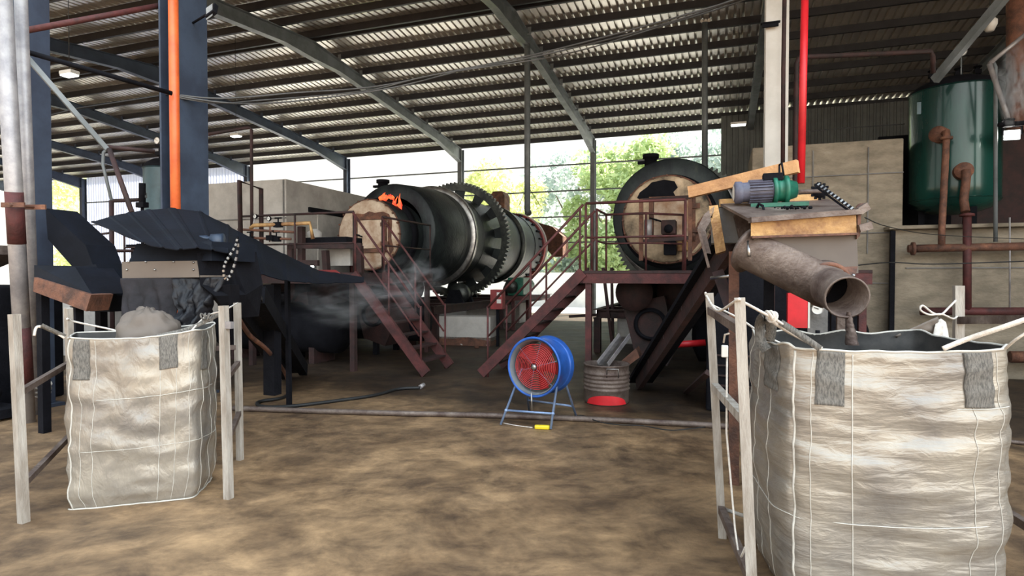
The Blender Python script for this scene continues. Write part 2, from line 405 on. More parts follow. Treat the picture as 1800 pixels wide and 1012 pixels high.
def tree(seed, loc, n, R, H, lift, mt, label):
    t = thing('tree', label, 'tree', loc, 'trees behind the hall')
    mb = MB(); L = Vector(loc)
    mb.path([L, L + Vector((.1, .05, lift + H*.3)), L + Vector((.2, 0, lift + H*.75))], .2, 8, True, [.22, .15, .06])
    rnd = random.Random(seed)
    for i in range(6):
        a = rnd.uniform(0, 6.28); z = lift + H * rnd.uniform(.1, .4)
        mb.path([L + Vector((.1,0,z)), L + Vector((math.cos(a)*R*.6, math.sin(a)*R*.6, z + H*.25))], .05, 6, True, [.09, .03])
    mb.build('trunk', 'bark', t)
    o = bpy.data.objects.new('crown', crown_mesh(seed, n, R, H, mt)); COL.objects.link(o); o.parent = t; o.location = (0, 0, lift)
    return t
TR = [(-46,33,0,3.6,6.5,.5,'yellow-green tree seen through the far left opening'),
 (-40,34.5,1,2.6,5.0,.2,'small leafy tree seen through the far left opening, low by the pale cladding'),
 (-24,34,0,2.6,2.6,.9,'low yellow-green tree above the furnace house, left of the left kiln'),
 (-20.5,36,0,2.6,3.3,.9,'yellow-green tree behind the stack of the left kiln'),
 (-16.0,38,1,3.2,3.4,.4,'low pale tree behind the drum of the left kiln'),
 (-11.9,34,0,2.8,5.6,.6,'tall yellow-green tree behind the gear ring of the left kiln'),
 (-8.6,37,2,3.0,6.8,.4,'tall blue-green tree behind the thin hanging pipe'),
 (-5.8,33.5,1,2.6,6.4,.3,'full green tree behind the column between the kilns'),
 (-3.0,38,0,3.2,7.4,.4,'yellow-green tree just left of the right kiln'),
 (-.6,34,2,2.6,7.0,.3,'blue-green tree above the gear ring of the right kiln'),
 (2.0,37,0,3.0,7.6,.4,'yellow-green tree at the right end of the open back wall'),
 (-13.8,44,2,3.4,4.6,1.5,'farther blue-green tree showing over the left kiln')]
for i, (s_, w_, k, R_, H_, lift, lab) in enumerate(TR):
    tree(20 + i, F(s_, w_, 0), 6500, R_*1.15, H_*1.42, lift, LM[k], 'bright sunlit ' + lab)

# ================================================================== FRONT COLUMNS AND PIPES
def front_column(x0, Y, fl, dp, m, label, top=7.2):
    c = W(x0, 485, Y); c.z = 0
    mb = MB(); o = U * (dp / 2 - .01)
    mb.beam(c + o, c + o + Z * top, .02, fl, V); mb.beam(c - o, c - o + Z * top, .02, fl, V); mb.beam(c, c + Z * top, dp - .02, .016, V)
    return mb, c
mb = MB(); c = vz(W(327, 485, 8), 0)
mb.box(c + U*.155 + Z*3.7, (.03, .46, 7.4)); mb.box(c - U*.155 + Z*3.7, (.03, .46, 7.4)); mb.box(c + Z*3.7, (.29, .02, 7.4)); mb.box(c + Z*.02, (.5, .6, .04))
mb.build('steel_column', 'steelblue', None, 'wide blue-grey H-column with the orange pipe, behind the left hopper', 'column')
C1 = c
mb = MB(); c = vz(W(62, 485, 7.3), 0)
mb.box(c + U*.115 + Z*3.6, (.025, .26, 7.2)); mb.box(c - U*.115 + Z*3.6, (.025, .26, 7.2)); mb.box(c + Z*3.6, (.21, .02, 7.2)); mb.box(c + Z*.02, (.4, .4, .04))
mb.build('steel_column', 'steelblue', None, 'dark blue H-column behind the two galvanised pipes at the left edge', 'column')
mb = MB(); c = vz(W(1361, 485, 8), 0)
mb.box(c - V*.13 + Z*3.75, (.28, .025, 7.5)); mb.box(c + V*.13 + Z*3.75, (.28, .025, 7.5)); mb.box(c + Z*3.75, (.02, .24, 7.5))
t = thing('steel_column', 'cream-white painted H-column above the right hopper motor', 'column', c)
mb.build('shaft', 'white', t)
mb = MB(); q = W(1354, 44, 7.84); mb.box(q, (.2, .03, .05)); mb.box(q - V*.0 + Z*.03, (.24, .05, .015)); mb.build('cable_clamp', 'black', t)
CW = c
# orange pipe in the left column, red pipe, brown pipes
p0 = W(308, 300, 7.72)
MB().tube(vz(p0, .2), vz(p0, 7.4), .062).build('orange_pipe', 'orange', None, 'orange vertical pipe set in the wide left column', 'pipe')
MB().tube(W(1408, 322, 7.1), W(1416, -60, 7.1), .043).build('red_pipe', 'red', None, 'bright red vertical pipe right of the cream-white column', 'pipe')
MB().path([W(1376, 292, 7.6), W(1377, 120, 7.6), W(1380, -60, 7.6)], .028).build('brown_pipe', 'dkmaroon', None, 'thin dark brown pipe on the right edge of the cream-white column', 'pipe')
MB().path([W(1397, 470, 8.3), W(1398, 260, 8.3), W(1400, 112, 8.3), W(1404, 103, 8.3), W(1412, 100, 8.3), W(1560, 94, 8.5), W(1636, 90, 8.6), W(1640, 100, 8.6), W(1640, 128, 8.7)], .034, 10).build('elbow_pipe', 'dkmaroon', None,
    'brown pipe that rises behind the red pipe and turns right towards the green tank', 'pipe')
# twin galvanised pipes at the left edge
t = thing('galvanised_pipe', 'thicker left one of the two galvanised pipes at the left edge', 'pipe', G(48, 742))
bA, tA = G(48, 742), W(4, -20, 5.9)
MB().tube(bA, tA, .078, n=18).build('tube', 'galv', t)
def lerp(a, b, q): return a + (b - a) * q
for q0, q1 in ((.10, .24), (.44, .56)):
    MB().tube(lerp(bA, tA, q0), lerp(bA, tA, q1), .081, n=18).build('painted_band', 'maroon', t, 'dull red painted band')
t2 = thing('galvanised_pipe', 'thinner right one of the two galvanised pipes at the left edge', 'pipe', G(64, 728))
bB, tB = G(64, 728), W(36, -20, 6.1)
MB().tube(bB, tB, .058, n=16).build('tube', 'galv', t2)
mb = MB(); a = W(22, 362, 6.15); b = W(62, 362, 6.15)
mb.beam(a - V*.1, b - V*.1, .02, .05); mb.beam(a + V*.1, b + V*.1, .02, .05); mb.tube((a+b)/2 - V*.13, (a+b)/2 + V*.13, .015)
mb.build('pipe_clamp', 'rust', None, 'rusty clamp that joins the two galvanised pipes', 'clamp')
mb = MB()
for i in range(3): mb.torus((bA + bB)/2 + Z*(.30 + .05*i) + U*.01*i, Z + U*.25, .17, .012, 24, 6)
mb.build('strap_coil', 'rope', None, 'loops of frayed strap wound round the foot of the galvanised pipes', 'strap')

# struts and wires at the left top
MB().beam(W(40, 92, 6.4), W(188, 262, 6.9), .05, .05).build('diagonal_strut', 'steelgrey', None, 'grey diagonal strut running down right from the left pipes', 'strut')
mb = MB().path([W(188, 262, 6.9), W(182, 268, 6.9), W(181, 290, 6.9), W(196, 352, 6.9)], .018); mb.build('bent_pipe', 'steelgrey', None, 'thin bent pipe hanging from the diagonal strut', 'pipe')
MB().path([W(192, 262, 6.9), W(232, 374, 6.6)], .028).build('sloping_pipe', 'dkmaroon', None, 'dark sloping pipe from the strut down to the left hopper cover', 'pipe')
MB().path([W(186, 258, 6.9), W(272, 266, 7.2)], .025).build('cross_pipe', 'dkmaroon', None, 'short dark pipe from the strut to the small tank gauge', 'pipe')
MB().tube(W(36, 88, 6.4), W(302, 164, 7.6), .028).build('sloping_rail', 'black', None, 'dark rail sloping from the left pipes to the wide column', 'rail')
MB().tube(W(38, 55, 6.8), W(296, 7, 8.0), .035).build('sprinkler_pipe', 'maroon', None, 'dark red pipe crossing the roof at the top left corner', 'pipe')
MB().path([W(0, 225, 8), W(140, 190, 8), W(296, 166, 7.9)], .012, 6).build('cable', 'cable', None, 'black cable sagging from the left edge to the wide column', 'cable')
# cables overhead
def cable(name, pts, r, m, label):
    P = [W(*p) for p in pts]; out = []
    for i in range(len(P) - 1):
        p0, p1, p2, p3 = P[max(i-1, 0)], P[i], P[i+1], P[min(i+2, len(P)-1)]
        for k in range(6):
            t_ = k / 6; out.append(.5*((2*p1) + (p2-p0)*t_ + (2*p0-5*p1+4*p2-p3)*t_*t_ + (3*p1-p0-3*p2+p3)*t_**3))
    out.append(P[-1]); return MB().path(out, r, 6).build(name, m, None, label, 'cable')
cable('overhead_cable', [(300,165,7.7),(390,173,8),(520,163,8.5),(660,152,9),(800,124,9.2),(930,98,9),(1100,55,8),(1290,0,6.8),(1330,-30,6.5)], .012, 'cablel', 'uppermost of the three cables slung across the hall under the roof')
cable('overhead_cable', [(302,167,7.7),(390,180,8),(480,181,8.5),(600,168,8.8),(700,152,9),(820,122,9.2),(930,102,9),(1120,56,8),(1295,0,6.8),(1340,-30,6.5)], .012, 'cablel', 'middle one of the three cables slung across the hall under the roof')
cable('overhead_cable', [(304,170,7.7),(380,181,8),(460,176,8.5),(640,160,9),(760,132,9),(935,106,9),(1030,86,8.6),(1160,47,8),(1300,3,6.8),(1350,-30,6.5)], .010, 'cablel', 'lowest of the three cables slung across the hall under the roof')

# ================================================================== CONCRETE FURNACE HOUSES
def housebox(name, label, s0, s1, w0, w1, z0, z1, m, extra=None):
    t = thing(name, label, 'furnace housing', F((s0+s1)/2, (w0+w1)/2, z0))
    mb = MB(); nx = max(2, int((s1-s0)/.5)); nz_ = 10
    mb.box(F((s0+s1)/2, (w0+w1)/2, (z0+z1)/2), (s1-s0, w1-w0, z1-z0)); mb.build('concrete_shell', m, t, bevel=.02)
    return t
cL = PW(503, 400, 11.5); sL = cL.dot(U)
tL = housebox('furnace_house', 'pale concrete furnace house left of the left kiln, dark lintel on its side', sL - 4.6, sL, 11.5, 15.2, 0, 3.92, 'concretel')
mb = MB(); mb.box(F(sL + .03, 13.6, 3.28), (.06, 2.6, .12)); mb.build('lintel', 'black', tL)
mb = MB(); mb.box(F(sL + .03, 13.3, 2.45), (.04, 1.35, 1.5)); mb.build('side_panel', 'concretel', tL)
mb = MB(); mb.box(F(sL + .05, 14.3, 2.4), (.10, .5, 1.7)); mb.build('side_post', 'maroon', tL)
mb = MB()
for z in (3.0, 2.1): mb.box(F(sL - 2.3, 11.49, z), (4.6, .03, .03))
mb.box(F(sL - .06, 11.49, 1.95), (.03, .03, 3.9)); mb.build('joint', 'concreted', tL)
c1 = PW(1588, 300, 11.5); sR = c1.dot(U); c0 = PW(1322, 300, 11.5); s0 = c0.dot(U)
tR = thing('concrete_wall', 'tall beige concrete furnace wall right of the cream-white column', 'furnace wall', F((s0+sR)/2, 12.2, 0))
mb = MB(); mb.box(F((s0+sR)/2, 12.3, 1.96), (sR-s0, 1.6, 3.92)); mb.build('concrete_shell', 'concrete', tR, bevel=.02)
mb = MB()
for z in (3.35, 2.35, 1.5): mb.box(F((s0+sR)/2, 11.49, z), (sR-s0, .02, .018))
for f in (.42, .78): mb.box(F(s0 + (sR-s0)*f, 11.49, 2.9), (.018, .02, 1.8))
mb.build('board_mark', 'concreted', tR)
sE = sR + 9
tS = thing('concrete_wall', 'lower beige concrete wall with the pipes, under the green tank', 'furnace wall', F((sR+sE)/2, 12, 0))
mb = MB(); mb.box(F((sR - .2 + sE)/2, 12.25, 1.19), (sE-sR+.2, 1.9, 2.38)); mb.build('concrete_shell', 'concrete', tS, bevel=.02)
mb = MB(); mb.box(F((sR - .25 + sE)/2, 12.2, 2.41), (sE-sR+.3, 2.1, .06)); mb.build('coping', 'concrete', tS, bevel=.01)
mb = MB(); mb.box(F(sR + 2.1, 11.29, 1.2), (.03, .02, 2.3)); mb.box(F(sR + 4.5, 11.29, 1.75), (9, .02, .02)); mb.build('board_mark', 'concreted', tS)
# dark red steel plant behind the green tank
mb = MB(); mb.box(F(sR + 4.6, 13.6, 3.35), (9, .5, 1.9)); MBK = MB().box(F(sR + .62, 13.28, 3.37), (1.2, .1, 1.9)).box(F(sR+.12, 12.9, 3.2), (.2, .7, 1.7))  # black boxes put in as the shade of the gap beside the tank
t = thing('red_cabinet_wall', 'dark red steel enclosure behind the green tank', 'enclosure', F(sR + 4.6, 13.3, 2.42))
mb.build('panel', 'dkmaroon', t); MBK.build('gap_shade_panel', 'black', t, 'black panels standing in for the shade beside the tank')
mb = MB()
for i in range(8): mb.box(F(sR + .4 + i*1.15, 13.32, 3.35), (.05, .06, 1.9))
mb.build('stiffener', 'maroon', t)
# seam post on the wall
a = PW(1569, 405, 11.2); MB().beam(vz(a, 0), vz(a, 2.36), .07, .07, V).build('wall_post', 'black', None, 'black upright post at the step between the two concrete walls', 'post')

# ================================================================== GREEN TANK AND ITS PIPES
def gauge(c, r, nrm, parent, dial='dial', rim='bright'):
    nrm = Vector(nrm).normalized()
    MB().lathe(c, nrm, [(-.03, .0), (-.03, r*.95), (.0, r), (.008, r), (.008, r*.86), (0, r*.85)], 20).build('gauge', rim, parent)
    g = [o for o in parent.children if o.name.startswith('gauge')][-1]
    MB().lathe(c, nrm, [(.002, 0), (.002, r*.86)], 20).build('dial', dial, g)
    x = nrm.cross(Z).normalized(); MB().beam(c + nrm*.006 - x*r*.2, c + nrm*.006 + x*r*.6 + Z*r*.3, .004, .006).build('needle', 'black', g)
def tank(c, r, z0, z1, m, label, drop=.35):
    t = thing('pressure_tank', label, 'tank', vz(c, z0 - drop))
    c = vz(c, 0)
    MB().lathe(c, Z, [(z0 - .0, .0), (z0 + .02, r*.45), (z0 + .1, r*.8), (z0 + .22, r)] + [(z0 + .22 + (z1 - z0 - .44) * i / 8, r) for i in range(1, 9)], 48).build('shell', m, t)
    MB().lathe(c, Z, [(z1 - .24, r*1.01), (z1 - .21, r*1.01), (z1 - .12, r*.86), (z1 - .04, r*.55), (z1, 0)], 48).build('domed_head', 'black', t)
    for zz in (z0 + .24, z1 - .24): MB().torus(c + Z*zz, Z, r, .013, 48, 6).build('weld_band', m, t)
    for k in range(3):
        a = k * 2.09 + .5; q = c + Vector((math.cos(a), math.sin(a), 0)) * r * .7
        MB().beam(q + Z*(z0 - drop), q + Z*(z0 + .2), .09, .09, V).build('leg', 'black', t)
    return t
tc_ = PW(1676, 300, 11.95); rT = .645
z1 = W(1676, 138, tc_.y).z; z0 = W(1676, 378, tc_.y).z
TK = tank(tc_, rT, z0, z1, 'green', 'large dark green pressure tank on the right concrete wall', drop=z0 - 2.442)
def on_tank(px, py): # a point on the tank's near side
    d = ray(px, py); o = Vector((0,0,CH)); D = Vector((d.x, d.y)); c = Vector((tc_.x, tc_.y)); a = D.dot(D); b = -2*D.dot(c); q = c.dot(c) - rT*rT
    dis = max(b*b - 4*a*q, 0); return o + d * ((-b - math.sqrt(dis)) / (2*a))
for px, py in ((1654, 238), (1691, 302)):
    q = on_tank(px, py); n_ = (q - vz(tc_, q.z)).normalized()
    MB().lathe(q, n_, [(0, .0), (0, .13), (.03, .13), (.03, .09), (.12, .085), (.12, .13), (.15, .13), (.15, 0)], 24).build('flange', 'rust', TK)
mb = MB()
for px in (1638, 1684, 1718):
    mb = MB(); q = PW(px, 150, 11.95); q = vz(q, z1 - .12); mb.tube(q, q + Z*.28, .03); mb.torus(q + Z*.28, Z, .05, .014, 16, 6); mb.box(q + Z*.2, (.1, .07, .07)); mb.build('top_valve', 'black', TK)
mb = MB()
q = PW(1690, 90, 11.9); mb.tube(vz(q, z1 - .1), q - Z*.1, .012); mb.build('gauge_stem', 'steelgrey', TK); gauge(q, .085, -V, TK)
mb = MB(); q = on_tank(1618, 190); 
mb.box(q - V*.005 + U*.02, (.14, .012, .2)); mb.build('data_plate', 'teal', TK)
# pipes of the green tank
def pipe(pts, r, m, label, name='pipe', fl=(), **k):
    t = thing(name, label, 'pipe', vz(pts[0], min(p.z for p in pts)))
    MB().path(pts, r, 12).build('tube', m, t)
    for i, (p, ax) in enumerate(fl): MB().lathe(p, ax, [(-.02, 0), (-.02, r*1.7), (.02, r*1.7), (.02, 0)], 20).build('flange', m, t)
    return t
w1 = 11.05
a = PW(1655, 436, w1); q = on_tank(1654, 238) - V*.25
pipe([on_tank(1654, 238) - V*.1, q + Z*.0, q - Z*.12, vz(a, a.z + .3), vz(a, a.z)], .05, 'rust', 'rusty vertical pipe from the green tank down to the upper wall pipe', fl=[(q - Z*.1, Z)])
a = PW(1700, 380, w1); b = PW(1700, 546, w1)
pipe([vz(a, a.z + .05), vz(b, b.z)], .058, 'maroon', 'dark red vertical pipe joining the flange to the lower wall pipe', fl=[(a + Z*.02, Z)])
q = on_tank(1691, 302) - V*.16
pipe([q, q - Z*.1 - V*.02, PW(1694, 352, w1 + .1), PW(1697, 372, w1 + .05)], .062, 'rust', 'short flaking pipe under the green tank')
pipe([PW(1596, 437, w1), PW(1840, 432, w1)], .062, 'rust', 'rust brown horizontal pipe high on the lower concrete wall', fl=[(PW(1605, 437, w1), U)])
pipe([PW(1618, 547, w1), PW(1840, 547, w1)], .062, 'maroon', 'dark red horizontal pipe low on the concrete wall')
pipe([PW(1775, 627, w1), PW(1850, 628, w1)], .09, 'rust', 'thick rusty horizontal pipe at the foot of the concrete wall')
pipe([PW(1750, 425, w1), PW(1750, 118, w1), PW(1742, 104, w1)], .028, 'steelgrey', 'thin grey vertical pipe just right of the green tank')
pipe([PW(1805, 58, 10.9), PW(1739, 112, 10.9)], .03, 'galv', 'galvanised handrail tube at the top right corner')
pipe([PW(1739, 112, 10.9), PW(1768, 196, 10.9), PW(1772, 212, 10.9)], .035, 'galv', 'galvanised tube falling from the corner handrail to the steaming valve')
pipe([PW(1788, -40, 11.4), PW(1788, 232, 11.4)], .14, 'rust', 'thick rust brown riser at the right edge')
pipe([PW(1775, 382, w1), PW(1775, 540, w1)], .012, 'galv', 'thin pale rod hanging down the right concrete wall')
mb = MB(); q = PW(1772, 218, 10.8); mb.box(q, (.12, .1, .08)); mb.torus(q + Z*.06, Z, .07, .014, 16, 6); mb.tube(q - U*.12, q + U*.2, .035)
mb.build('steam_valve', 'black', None, 'black valve with handwheel letting off steam at the right edge', 'valve')
cable('wall_cable', [(1508,466,8.4),(1567,461,9.0),(1640,464,8.9),(1800,459,8.5)], .010, 'cable', 'black cable strung across the lower concrete wall')
cable('wall_wire', [(1520,382,6),(1560,398,8),(1640,412,9),(1800,420,8.9)], .006, 'cable', 'thin wire from the right hopper to the concrete wall')
cable('wall_wire', [(1395,233,9.5),(1500,224,9.5),(1590,218,9.6)], .007, 'cable', 'thin wire strung above the tall concrete wall')
# lamps at right
def led(px, py, Y, label, on=60, tilt=0, sz=(.3, .2)):
    c = W(px, py, Y); t = thing('flood_lamp', label, 'lamp', c)
    MB().box(c + V*.03, (sz[0], .05, sz[1])).build('housing', 'steelgrey', t, bevel=.008)
    mb = MB(); mb.beam(c + U*sz[0]*.55 - Z*0, c + U*sz[0]*.55 + Z*sz[1]*.8, .02, .02, V); mb.beam(c - U*sz[0]*.55, c - U*sz[0]*.55 + Z*sz[1]*.8, .02, .02, V); mb.beam(c - U*sz[0]*.55 + Z*sz[1]*.8, c + U*sz[0]*.55 + Z*sz[1]*.8, .02, .02, V)
    mb.build('bracket', 'black', t)
    MB().box(c - V*.005, (sz[0]*.86, .015, sz[1]*.8)).build('lens', emat('lit_lens_%d' % on, (1, .97, .9), on) if on else M['bright'], t)
    return t
led(1779, 237, 9.1, 'lit white flood lamp on the dark red enclosure at the right edge', 40, sz=(.22, .16))
c = W(1740, 44, 8.6); t = thing('bulb_lamp', 'white bulb lamp hanging at the top right corner', 'lamp', c)
MB().lathe(c, Z, [(-.09, 0), (-.09, .05), (0, .09), (.06, .09), (.10, .05)], 20).build('bulb', 'white', t)
MB().lathe(c, Z, [(.10, .045), (.22, .04), (.24, 0)], 16).build('holder', 'black', t)
MB().tube(c + Z*.22, c + Z*.9, .008).build('cord', 'cable', t)
def batten(px, py, Y, label, L=.55, cords=True):
    c = W(px, py, Y); t = thing('hanging_lamp', label, 'lamp', c)
    MB().box(c, (L, .16, .06)).build('housing', 'white', t, bevel=.01); MB().box(c - Z*.04, (L*.9, .14, .03)).build('diffuser', emat('lit_diffuser', (.95, 1, .98), 2.2), t)
    wz = roofz(c.dot(V)); mb = MB()
    mb.tube(c + Z*.02, vz(c, wz - .02), .006); mb.build('cord', 'cable', t)
batten(122, 128, 10, 'lit white batten lamp hanging near the top left', .28)
batten(1298, 217, 15, 'small white lamp hanging from the rafter left of the cream-white column', .38)
batten(415, 237, 16.5, 'tiny white lamp hanging above the left furnace house', .3)
# flood lamp unlit on the left column
c = W(372, 20, 7.6); t = thing('flood_lamp', 'unlit tilted flood lamp beside the top of the wide column', 'lamp', c)
ax = (Vector((.8,-.35,.35)).normalized(), V, Z); x = Vector((.85,-.25,.42)).normalized(); y = x.cross(Vector((0,.5,.8))).cross(x).normalized(); z = x.cross(y)
MB().box(c, (.15, .2, .06), (x, y, z)).build('housing', 'black', t, bevel=.006)
MB().box(c - Vector((0,.05,.03)), (.11, .02, .15), (x, Vector((0,1,.1)), Z)).build('lens', 'bright', t)
MB().tube(c, vz(C1, 0) + Z*c.z + U*.17, .015).build('arm', 'black', t)

# steel wall beams seen at right: gantry beam over the tank
MB().beam(PW(1643, 141, 11), PW(1770, -10, 10), .09, .12).build('diagonal_beam', 'steelgrey', None, 'grey diagonal brace rising right above the green tank', 'brace')

# ================================================================== ROTARY KILNS
def kiln(s0, label, flame=True):
    t = thing('rotary_kiln', label, 'rotary kiln', F(s0, 16, 0)); H = 2.74
    o = F(s0, 0, H); P = lambda ds, w, dz=0: F(s0 + ds, w, H + dz - (.15 if w < 12.2 else 0)); oc = F(s0, 0, H - .15)
    MB().lathe(o, V, [(13.1, .86), (13.1, 1.17), (13.13, 1.20), (14.3, 1.29), (14.6, 1.30), (19.2, 1.30), (19.25, 1.28), (22.4, 1.28)], 64).build('drum_shell', 'drum', t)
    mb = MB()
    for w in (14.7, 16.1, 18.0, 19.9, 21.2): mb.torus(P(0, w), V, 1.295, .012, 64, 6)
    mb.build('weld_seam', 'drum2', t)
    def ring(name, w, r, wd_, m, lab=None):
        return MB().lathe(o, V, [(w, 1.28), (w, r-.015), (w+.015, r), (w+wd_-.015, r), (w+wd_, r-.015), (w+wd_, 1.28)], 72).build(name, m, t, lab)
    ring('riding_ring', 15.1, 1.43, .22, 'bright', 'shiny worn steel riding ring'); ring('riding_ring', 19.6, 1.40, .18, 'drum2')
    # gear ring with teeth, on web plates
    n = 84; mb = MB(); w = 16.85
    prof = []
    vs = []; fs = []
    for i in range(n * 4):
        a = 2 * math.pi * i / (n * 4); r = 1.80 if i % 4 in (0, 1) else 1.72
        x = math.cos(a); z = math.sin(a)
        for ww, rr in ((w, r), (w + .16, r), (w + .16, 1.54), (w, 1.54)): vs.append(P(x * rr, ww, z * rr))
    N = n * 4
    for i in range(N):
        j = (i + 1) % N
        for k in range(4): fs.append((i*4 + k, i*4 + (k+1) % 4, j*4 + (k+1) % 4, j*4 + k))
    mb.add(vs, fs); mb.build('gear_ring', 'drum2', t)
    for i in range(14):
        a = 2 * math.pi * (i + .3) / 14; d = U * math.cos(a) + Z * math.sin(a); tg = U * -math.sin(a) + Z * math.cos(a)
        mb = MB(); q = o + V * (w + .08)
        mb.prism([q + d*1.27 - tg*.13, q + d*1.27 + tg*.13, q + d*1.62 + tg*.19, q + d*1.62 - tg*.19], V * .03)
        mb.box(q + d*1.62 + V*.0, (.05, .12, .3), (d, V, tg)); mb.build('web_plate', 'drum', t)
    # fixed front housing and the cream end cover
    MB().lathe(oc, V, [(12.08, .80), (12.08, .83), (12.6, .86), (13.15, .88)], 56).build('front_housing', 'drum', t)
    MB().lathe(oc, V, [(11.98, 0), (11.98, .77), (12.02, .81), (12.10, .82)], 64).build('end_cover', 'cream', t, 'cream refractory end cover with rust stains')
    mb = MB(); ww = 11.95
    for (x0, x1, z0, z1) in ((-.42,.42,.34,.42), (-.42,-.34,-.42,.42), (.34,.42,-.42,.42), (-.42,.42,-.42,-.34)):
        mb.box(P((x0+x1)/2 + .1, ww, (z0+z1)/2), (x1-x0, .07, z1-z0))
    mb.build('door_frame', 'rust', t)
    d = MB().box(P(.1, 11.94, 0), (.66, .05, .66)).build('door', 'cream', t, bevel=.01)
    mb = MB()
    for z in (.22, -.22): mb.box(P(.5, 11.91, z), (.2, .05, .09)); 
    mb.build('hinge', 'rust', d)
    mb = MB(); mb.tube(P(-.18, 11.92, -.02), P(-.18, 11.84, -.02), .02); mb.tube(P(-.3, 11.85, .02), P(-.06, 11.85, -.06), .016); mb.build('handle', 'black', d)
    mb = MB()
    for k in range(20):
        a = k * math.pi / 10; mb.tube(P(math.cos(a)*.82, 11.98, math.sin(a)*.82), P(math.cos(a)*.82, 12.08, math.sin(a)*.82), .022, n=6)
    mb.torus(P(0, 12.05), V, .825, .018, 64, 6); mb.build('bolt_ring', 'rust', t)
    MB().lathe(P(-.45, 13.4, 0), Z, [(.5, .13), (1.28, .13), (1.28, .17), (1.36, .17), (1.36, 0)], 20).build('stack_stub', 'black', t)
    MB().box(P(-.64, 13.4, 1.2), (.16, .1, .06)).build('stack_hook', 'black', t)
    # stationary dark hood in front of the drum
    MB().lathe(oc, V, [(12.55, .855), (12.55, .93), (12.75, .93), (12.75, .865)], 48).build('hood_band', 'black', t)
    # tail: red band, white ring, cone and rusty outlet hood
    ring('red_band', 22.2, 1.36, .18, 'redp', 'red painted band'); ring('white_ring', 22.42, 1.40, .14, 'white', 'white ring at the tail')
    mb = MB()
    for k in range(26):
        a = k * 2 * math.pi / 26; d_ = U * math.cos(a) + Z * math.sin(a); mb.box(o + V*21.95 + d_*1.31, (.08, .34, .05), (d_, V, d_.cross(V)))
    mb.build('seal_spring', 'black', t)
    MB().lathe(o, V, [(22.55, 1.34), (22.6, 1.3), (23.2, 1.05), (23.75, .75), (23.75, 0)], 48).build('tail_cone', 'drum2', t)
    mb = MB(); mb.prism([P(.2, 22.75, 1.25), P(1.5, 22.75, .85), P(1.95, 22.75, .45), P(1.95, 22.75, -.35), P(1.55, 22.75, -.35), P(.9, 22.75, .4)], V * .9)
    mb.build('outlet_hood', 'rust', t, 'rusty outlet hood')
    mb = MB(); mb.prism([P(-.28, 20.6, 1.2), P(.28, 20.6, 1.2), P(.28, 20.6, 1.85), P(.18, 20.6, 2.02), P(-.18, 20.6, 2.02), P(-.28, 20.6, 1.85)], V * .6)
    mb.build('bearing_cover', 'rust', t, 'rusty rounded cover on top of the drum')
    return t
K1 = -7.75; DK = 6.83
kA = kiln(K1, 'long sooty rotary kiln with a flame at its front, centre left')
kB = copy_tree(kA, U * DK - V*.5 + Z*.1, 'rotary kiln seen end-on behind the right platform, cream end cover')

for ch in kB.children:
    if ch.name.startswith('end_cover'):
        ch.data = ch.data.copy(); ch.data.materials[0] = mat('sooty_refractory', (.62,.46,.30), (.03,.025,.02), .85, 0, 1.7, .4, (.68,.56,.42))
        ch['label'] = 'cream end cover with black soot patches'
def blot(c, pts, name, m, parent, lab):
    q = [c + U*x + Z*z for x, z in pts]; MB().prism(q, V*-.004).build(name, m, parent, lab)
cc = F(K1 + DK, 11.475, 2.74 - .05)
blot(cc, [(-.55,.42),(-.50,.52),(-.36,.62),(-.28,.70),(-.05,.74),(.14,.70),(.20,.58),(.12,.50),(.18,.38),(.10,.30),(.12,.20),(.06,.05),(.02,.22),(-.03,.40),(-.14,.36),(-.30,.40),(-.42,.33)], 'soot_stain', 'black', kB, 'black soot stain')
blot(cc, [(.55,-.10),(.66,.05),(.70,-.2),(.60,-.45),(.48,-.6),(.40,-.66),(.44,-.45),(.50,-.3)], 'soot_stain', 'rust', kB, 'rust stain')
ca = F(K1, 11.975, 2.59)
blot(ca, [(-.40,.44),(-.30,.50),(-.10,.48),(.05,.54),(.20,.50),(.42,.52),(.58,.46),(.66,.30),(.64,-.1),(.70,-.35),(.60,-.5),(.55,-.2),(.54,.30),(.50,.42),(.2,.43),(-.2,.42)], 'rust_stain', 'rust', kA, 'rust stain round the door')
# flames on the left kiln
def flame(px, py, Y, h, w_, label, seed):
    rnd = random.Random(seed); c = W(px, py, Y); mb = MB()
    for k in range(4):
        q = c + Vector((rnd.uniform(-w_, w_), rnd.uniform(-.05,.05), rnd.uniform(0, .04))); hh = h * rnd.uniform(.5, 1)
        lean = Vector((rnd.uniform(-.12,.1), 0, 0)); a = rnd.uniform(0, 6)
        pts = [q + Z*hh*i/5 + lean*(i/5) + Vector((math.sin(a + i*1.3)*.02, math.cos(a+i)*.02, 0)) for i in range(6)]
        mb.path(pts, .03, 8, True, [w_*r for r in (.5, .7, .55, .34, .16, .03)])
    return mb.build('flame', MATS['flame'], None, label, 'flame', 'flames at the front of the left kiln')
def flamemat():
    m = bpy.data.materials.new('flame'); m.use_nodes = True; n = m.node_tree; b = n.nodes['Principled BSDF']
    b.inputs['Base Color'].default_value = (.3, .03, .01, 1)
    g = n.nodes.new('ShaderNodeNewGeometry'); t = n.nodes.new('ShaderNodeTexNoise'); t.inputs['Scale'].default_value = 9
    n.links.new(g.outputs['Position'], t.inputs['Vector']); r = n.nodes.new('ShaderNodeValToRGB'); e = r.color_ramp.elements
    e[0].position = .35; e[0].color = (.7, .03, .02, 1); e[1].position = .65; e[1].color = (1, .16, .04, 1); n.links.new(t.outputs[0], r.inputs[0])
    n.links.new(r.outputs[0], b.inputs['Emission Color']); b.inputs['Emission Strength'].default_value = 1.1; MATS['flame'] = m
flamemat()
flame(680, 352, 14.35, .22, .13, 'small red-orange flame licking the front of the left kiln', 3)
